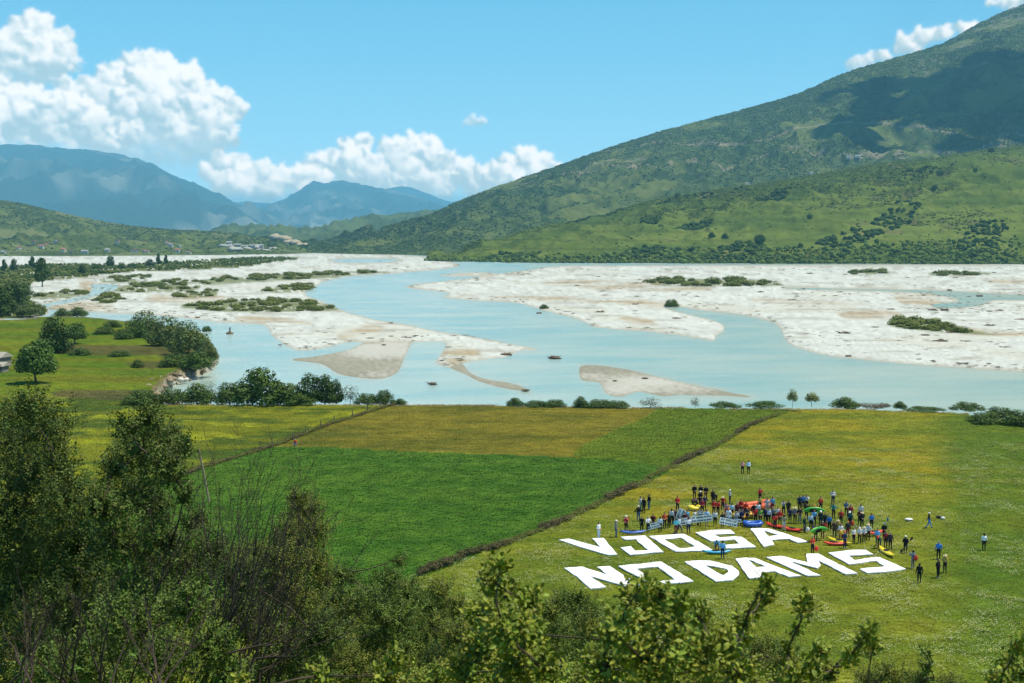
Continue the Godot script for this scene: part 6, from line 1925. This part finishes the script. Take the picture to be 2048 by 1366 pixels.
func one_leaf(b: Buf, p: Vector3, dir: Vector3, leaf: float, col: Color) -> void:
	var side := dir.cross(Vector3(0.2, 1, 0.1)).normalized()
	var face := side.cross(dir).normalized()
	var w := leaf * 0.27
	var m1 := p + dir * leaf * 0.38
	var m2 := p + dir * leaf * 0.74 - face * leaf * 0.05
	var tip := p + dir * leaf - face * leaf * 0.14
	var fold := face * leaf * 0.07
	b.tri(p, m1 - side * w + fold, m1, col)
	b.tri(p, m1, m1 + side * w + fold, col)
	b.quad(m1, m1 - side * w + fold, m2 - side * w * 0.8 + fold, m2, col)
	b.quad(m1, m2, m2 + side * w * 0.8 + fold, m1 + side * w + fold, col)
	b.tri(m2, m2 - side * w * 0.8 + fold, tip, col)
	b.tri(m2, tip, m2 + side * w * 0.8 + fold, col)


func build_shrubs() -> void:
	var greens := {"dark": Color(0.078, 0.112, 0.019), "mid": Color(0.094, 0.140, 0.021), "olive": Color(0.140, 0.162, 0.023), "bright": Color(0.200, 0.235, 0.028)}
	var leafm := leafy("shrub_leaf", Color.WHITE, lin(0.085, 0.11, 0.012), 0.5)
	leafm.metallic_specular = 0.28
	var bark := plain("shrub_bark", lin(0.085, 0.065, 0.05), 0.95, 0.2)
	var total := 0
	var number := 0
	for q in SHRUBS:
		number += 1
		var near: bool = q[2] < 10
		var leaf: float = q[3]
		var tw := twig(900 + number, leaf, 11 if not near else 7)
		rng.seed = 950 + number
		var lobes: Array = q[6]
		var mid := Vector3.ZERO
		var n: int = lobes.size() / 4
		var low := 1e9
		for k in n:
			mid += Vector3(lobes[k * 4], 0, lobes[k * 4 + 2]) / n
		var root := Vector3(mid.x, land_y(mid.x, mid.z) - 0.1, mid.z)
		var o := Node3D.new()
		put(o, q[0])
		o.position = root
		var wood := Buf.new()
		var spots: Array[Transform3D] = []
		var cols := PackedColorArray()
		var base: Color = greens[q[4]]
		for k in n:
			var c := Vector3(lobes[k * 4], lobes[k * 4 + 1], lobes[k * 4 + 2]) - root
			var r: float = lobes[k * 4 + 3]
			var from := Vector3(rand(-0.2, 0.2), 0, rand(-0.2, 0.2))
			var best := c.length() * 1.3
			for j in n:
				var other := Vector3(lobes[j * 4], lobes[j * 4 + 1], lobes[j * 4 + 2]) - root
				if other.y < c.y - 0.03 and other.distance_to(c) < best:
					best = other.distance_to(c)
					from = other + Vector3(rand(-0.3, 0.3), rand(-0.3, 0.0), rand(-0.3, 0.3)) * lobes[j * 4 + 3]
			var bend := (from + c) * 0.5 + Vector3(rand(-0.12, 0.12), -0.03, rand(-0.12, 0.12)) * from.distance_to(c)
			var thick := clampf((c.length() + from.distance_to(c)) * 0.0024, 0.005, 0.017) if not near else 0.0065
			wood.tube(PackedVector3Array([from, from.lerp(bend, 0.5) + Vector3(0, 0.01, 0), bend, bend.lerp(c, 0.55), c]), PackedFloat32Array([thick * 1.3, thick, thick * 0.8, thick * 0.55, thick * 0.3]), 6, Color.WHITE * rand(0.8, 1.2))
			var boughs := 7 if not near else 5
			for j in boughs:
				var e := c + Vector3(rand(-1, 1), rand(-0.3, 1.1), rand(-1, 1)).normalized() * r * rand(0.7, 1.1)
				var st := bend.lerp(c, rand(0.5, 1.0))
				wood.tube(PackedVector3Array([st, (st + e) * 0.5 + Vector3(rand(-0.1, 0.1), rand(-0.1, 0.1), 0) * r, e]), PackedFloat32Array([thick * 0.4, thick * 0.26, thick * 0.1]), 4, Color.WHITE * rand(0.7, 1.3))
			var span := leaf * (11 if not near else 7) * 0.42
			var want := int(q[5] * 15.0 * r * r / (span * leaf)) if not near else int(q[5] * 15.0 * r * r / (span * leaf)) + 4
			for j in want:
				var u := Vector3(rng.randfn(), rng.randfn() * 0.9 + 0.15, rng.randfn()).normalized()
				var lump := 1.0 + 0.55 * rough_noise.get_noise_3d(u.x * 90.0 + c.x * 60.0, u.y * 90.0 + c.y * 60.0, u.z * 90.0)
				var p := c + u * r * pow(rand(0.02, 1.0), 0.5) * lump * 1.1
				var up := (u * 0.7 + Vector3(rand(-0.7, 0.7), rand(0.1, 1.1), rand(-0.7, 0.7))).normalized()
				var x := up.cross(Vector3(rand(-1, 1), rand(-1, 1), rand(-1, 1))).normalized()
				var s := rand(0.75, 1.25)
				spots.append(Transform3D(Basis(x * s, up * s, x.cross(up) * s), p - up * s * span * 0.85))
				var w := rand(0.7, 1.35)
				cols.append(Color(base.r * w * rand(0.8, 1.15), base.g * w, base.b * w))
		obj("branches", wood.mesh(), bark, o)
		copies("foliage", tw, leafm, spots, cols, o)
		total += spots.size()
		if near:
			# the largest leaves nearest the lens, one by one
			var lm := []
			for v in 3:
				var lb := Buf.new()
				one_leaf(lb, Vector3.ZERO, Vector3(0, 1, 0.2).normalized(), leaf * 1.25, (base * (0.8 + 0.25 * v)))
				lm.append(lb.mesh())
			for j in (110 if n > 6 else 36):
				var k := rng.randi() % n
				var c := Vector3(lobes[k * 4], lobes[k * 4 + 1], lobes[k * 4 + 2]) - root
				var u := Vector3(rng.randfn(), rng.randfn(), absf(rng.randfn())).normalized()
				var l := obj("leaf", lm[j % 3], leafm, o)
				l.position = c + u * lobes[k * 4 + 3] * rand(0.75, 1.1)
				l.rotation = Vector3(rand(-1, 1), rand(0, TAU), rand(-1, 1))
		tag(o, q[1], "shrub" if q[0] != "leafy_branch" else "branch")
	for q in BARE:
		number += 1
		rng.seed = 980 + number
		var pts: Array = q[3]
		var root := Vector3(pts[0], 0, pts[2])
		root.y = land_y(root.x, root.z)
		var o := Node3D.new()
		put(o, q[0])
		o.position = root
		var wood := Buf.new()
		for k in range(0, pts.size(), 6):
			var a := Vector3(pts[k], pts[k + 1], pts[k + 2]) - root
			var e := Vector3(pts[k + 3], pts[k + 4], pts[k + 5]) - root
			wood.tube(PackedVector3Array([Vector3(rand(-0.2, 0.2), 0, 0), a * 0.6, a]), PackedFloat32Array([0.02, 0.012, 0.009]), 5, Color.WHITE)
			for twin in 3:
				grow(wood, a + Vector3(rand(-0.15, 0.15), 0, rand(-0.3, 0.3)) * twin, (e - a) * (1.0 - 0.14 * twin) + Vector3(rand(-0.3, 0.3), rand(-0.2, 0.2), rand(-0.3, 0.3)) * twin, 0.0125, 0, 0.0)
		obj("branches", wood.mesh(), plain("dead_wood", lin(0.075, 0.058, 0.047), 0.95, 0.2), o).set_meta("kind", "stuff")
		tag(o, q[1], "shrub")
	print("twigs ", total, " ", Time.get_ticks_msec())


func grow(b: Buf, from: Vector3, way: Vector3, r: float, depth: int, jit: float) -> void:
	var steps := 6 if depth == 0 else 4
	var path := PackedVector3Array()
	var rad := PackedFloat32Array()
	var l := way.length()
	for k in steps + 1:
		var f := float(k) / steps
		path.append(from + way * f + Vector3(rand(-1, 1), rand(-1, 1), rand(-1, 1)) * l * 0.025 * (1.0 if k else 0.0) + Vector3(0, -sin(f * PI) * l * 0.06, 0))
		rad.append(maxf(r * (1.0 - 0.8 * f), 0.0018))
	b.tube(path, rad, 4, Color.WHITE * rand(0.55, 1.5))
	if depth >= 2:
		return
	for k in (7 if depth == 0 else 3):
		var f := rand(0.2, 0.97)
		var p := path[int(f * steps)].lerp(path[mini(int(f * steps) + 1, steps)], f * steps - int(f * steps))
		var dir := (way.normalized() + Vector3(rand(-0.8, 0.8), rand(-0.25, 0.7), rand(-0.8, 0.8))).normalized()
		grow(b, p, dir * l * rand(0.18, 0.42) * (1.15 - f * 0.5), maxf(r * (1.0 - 0.8 * f) * 0.6, 0.003), depth + 1, jit)


# ------------------------------------------------------------------ sky
func build_sky() -> PanoramaSkyMaterial:
	var w := 4096
	var h := 2048
	var im := Image.create(w, h, false, Image.FORMAT_RGBF)
	var keys := [[0.0, Color8(176, 221, 240)], [4.0, Color8(152, 213, 240)], [8.0, Color8(130, 201, 235)], [12.0, Color8(112, 189, 229)], [20.0, Color8(88, 168, 219)], [40.0, Color8(58, 132, 200)], [90.0, Color8(38, 98, 172)]]
	for y in h:
		var el := 90.0 - (y + 0.5) / h * 180.0
		im.fill_rect(Rect2i(0, y, w, 1), above_haze(sky_at(keys, el).srgb_to_linear(), el))
	var bw := 660
	var bh := 250
	var per := w / 360.0
	var block := Image.create(bw, bh, false, Image.FORMAT_RGBF)
	var top_el := 18.0
	for y in bh:
		block.fill_rect(Rect2i(0, y, bw, 1), sky_at(keys, top_el - y / per).srgb_to_linear())
	rng.seed = 801
	for layer in CLOUDS.size():
		var T := PackedFloat32Array()
		T.resize(bw * bh)
		T.fill(-99.0)
		var src: Array = CLOUDS[layer]
		var list := []
		var bottom := 0.0
		var crest := 1e9
		for k in range(0, src.size(), 3):
			var px: float = (src[k] + 29.0) * per
			var py: float = (top_el - src[k + 1]) * per
			var r: float = src[k + 2] * per
			list.append([px, py, 0.0, r])
			bottom = maxf(bottom, py + r * 0.8)
			crest = minf(crest, py - r)
			var kids := 10 if r > 4.0 else 5
			for j in kids:
				var a := rand(0, TAU)
				var cz := rand(0.0, 0.9)
				var rr := r * rand(0.3, 0.55)
				var x := px + cos(a) * r * 0.8 * sqrt(1.0 - cz * cz)
				var y := py + sin(a) * r * 0.8 * sqrt(1.0 - cz * cz)
				list.append([x, y, cz * r * 0.75, rr])
				for i in 6:
					var a2 := rand(0, TAU)
					var cz2 := rand(0.0, 0.9)
					list.append([x + cos(a2) * rr * 0.85, y + sin(a2) * rr * 0.85, cz * r * 0.75 + cz2 * rr * 0.7, rr * rand(0.28, 0.5)])
		for q in list:
			var r: float = q[3]
			for y in range(maxi(int(q[1] - r), 0), mini(int(q[1] + r) + 2, bh)):
				for x in range(maxi(int(q[0] - r), 0), mini(int(q[0] + r) + 2, bw)):
					var dx: float = x - q[0]
					var dy: float = y - q[1]
					var k := r * r - dx * dx - dy * dy
					if k > 0.0:
						var z: float = q[2] + sqrt(k)
						if z > T[y * bw + x]:
							T[y * bw + x] = z
		var sun := Vector3(0.42, 0.80, 0.42).normalized()
		for y in range(1, bh - 1):
			for x in range(1, bw - 1):
				var sx := clampi(x + int(round(rough_noise.get_noise_2d(x * 6.0, y * 6.0) * 3.0)), 1, bw - 2)
				var sy := clampi(y + int(round(rough_noise.get_noise_2d(x * 6.0 + 300.0, y * 6.0) * 3.0)), 1, bh - 2)
				var cover := 0.0
				var gx := 0.0
				var gy := 0.0
				for j in range(-1, 2):
					for i in range(-1, 2):
						var q := T[(sy + j) * bw + sx + i]
						if q > -50.0:
							cover += 4.0 if i == 0 and j == 0 else (2.0 if i == 0 or j == 0 else 1.0)
						q = maxf(q, -2.0)
						gx += q * i
						gy += q * j
				if cover <= 0.0:
					continue
				cover /= 16.0
				var nn := Vector3(-gx / 6.0, gy / 6.0, 1.0).normalized()
				var lit := 0.5 + 0.5 * nn.dot(sun)
				var deep := clampf((y - crest) / maxf(bottom - crest, 1.0), 0.0, 1.0)
				var wisp := rough_noise.get_noise_2d(x * 6.0 + layer * 90.0, y * 6.0)
				var shine := clampf(smoothstep(0.42, 0.98, lit) * 1.1 + 0.10 - deep * 0.5 + wisp * 0.3, 0.0, 1.0)
				var c := Color(0.67, 0.80, 0.85).lerp(Color(0.975, 0.985, 0.985), shine)
				var a := smoothstep(0.15, 0.95, cover) * (1.0 - smoothstep(0.72, 1.05, deep + wisp * 0.22) * 0.9)
				if layer == 7:
					a *= 0.75
				if layer == 4:
					a *= 0.55
					c = c.lerp(Color(0.62, 0.78, 0.85), 0.7)
				block.set_pixel(x, y, block.get_pixel(x, y).lerp(c.srgb_to_linear(), a * 0.97))
	for y in bh:
		for x in bw:
			block.set_pixel(x, y, above_haze(block.get_pixel(x, y), top_el - y / per))
	var top := int((90.0 - top_el) * per)
	var x0 := int(-29.0 * per)
	var other: Image = block.duplicate()
	other.flip_x()
	for k in 6:
		var im2 := block if k % 2 == 0 else other
		var at := posmod(x0 + (bw + 22) * k, w)
		im.blit_rect(im2, Rect2i(0, 0, bw, bh), Vector2i(at, top))
		if at + bw > w:
			im.blit_rect(im2, Rect2i(w - at, 0, bw - (w - at), bh), Vector2i(0, top))
	var m := PanoramaSkyMaterial.new()
	m.panorama = ImageTexture.create_from_image(im)
	print("sky ", Time.get_ticks_msec())
	return m


func above_haze(c: Color, el: float) -> Color:
	# the light that has to enter the haze layer (some 2 km deep) from above for the sky to look like c from below
	if el <= 0.0:
		return c * (1.0 / EXPOSURE)
	var left := exp(-HAZE * minf(2000.0 / sin(deg_to_rad(maxf(el, 0.6))), 52000.0))
	var air := Color(0.145, 0.385, 0.54)
	var q := (c - air * (1.0 - left)) * (1.0 / left)
	return Color(maxf(q.r, c.r * 0.4), maxf(q.g, c.g * 0.4), maxf(q.b, c.b * 0.4)) * (1.0 / EXPOSURE)


func sky_at(keys: Array, el: float) -> Color:
	if el <= 0.0:
		return Color8(150, 175, 170)
	for k in keys.size() - 1:
		if el <= keys[k + 1][0]:
			return keys[k][1].lerp(keys[k + 1][1], (el - keys[k][0]) / (keys[k + 1][0] - keys[k][0]))
	return keys[-1][1]


func build_cloud() -> void:
	# the cloud whose shadow lies on the right mountain; it stands above and right of the frame
	rng.seed = 811
	var b := Buf.new()
	for k in 26:
		var p := Vector3(rand(-350, 1300), rand(0, 180), rand(-300, 300))
		blob(b, p, Vector3(rand(240, 420), rand(120, 220), rand(240, 460)), 2, 0.1, Color.WHITE)
	for k in 130:
		var p := Vector3(rand(-800, 1700), rand(40, 120), rand(-720, 720))
		var w := rand(35, 110)
		blob(b, p, Vector3(w, w * 0.5, w), 1, 0.2, Color.WHITE)
	var o := obj("cloud", b.mesh(), plain("cloud_white", lin(0.9, 0.9, 0.9), 1.0, 0.0))
	o.position = Vector3(2900, 2700, -4800)
	tag(o, "white cumulus cloud whose shadow lies on the right mountain", "cloud")


func _ready() -> void:
	var cam := Camera3D.new()
	cam.name = "camera"
	cam.position = Vector3(0, 33.5, 0)
	cam.rotation_degrees = Vector3(-4.642, 0, 0)
	cam.fov = 30.57
	cam.near = 0.2
	cam.far = 80000.0
	var lens := CameraAttributesPhysical.new()
	lens.frustum_focal_length = 43.91
	lens.frustum_near = 0.2
	lens.frustum_far = 80000.0
	lens.exposure_aperture = 5.6
	lens.frustum_focus_distance = 130.0
	cam.attributes = lens
	add_child(cam)
	rough_noise.seed = 3
	rough_noise.frequency = 0.02
	rough_noise.fractal_octaves = 4
	soft_noise.seed = 9
	soft_noise.frequency = 0.012
	soft_noise.fractal_octaves = 3
	ridge_noise.seed = 14
	ridge_noise.frequency = 0.014
	ridge_noise.fractal_type = FastNoiseLite.FRACTAL_RIDGED
	ridge_noise.fractal_octaves = 4
	var env := Environment.new()
	env.background_mode = Environment.BG_SKY
	env.sky = Sky.new()
	env.sky.sky_material = build_sky()
	env.background_energy_multiplier = 1.0
	env.tonemap_mode = Environment.TONE_MAPPER_LINEAR
	env.tonemap_exposure = EXPOSURE
	env.sdfgi_enabled = true
	env.ssao_enabled = true
	env.ssil_enabled = true
	env.fog_enabled = true
	env.fog_density = HAZE
	env.fog_light_color = Color(0.55, 0.87, 1.0)
	var we := WorldEnvironment.new()
	we.name = "environment"
	we.environment = env
	add_child(we)
	var sun := DirectionalLight3D.new()
	sun.name = "sun"
	sun.light_energy = 1.6
	sun.light_color = Color(1.0, 0.97, 0.875)
	sun.light_angular_distance = 0.7
	sun.shadow_enabled = true
	add_child(sun)
	sun.look_at_from_position(SUN * 100.0, Vector3.ZERO, Vector3(0, 0, 1))
	build_hills()
	build_floor()
	build_water()
	build_scrub()
	build_cloud()
	build_trees()
	build_hedges()
	build_houses()
	build_driftwood()
	build_letters()
	build_boats()
	build_people()
	build_shrubs()
	print("done ", Time.get_ticks_msec())
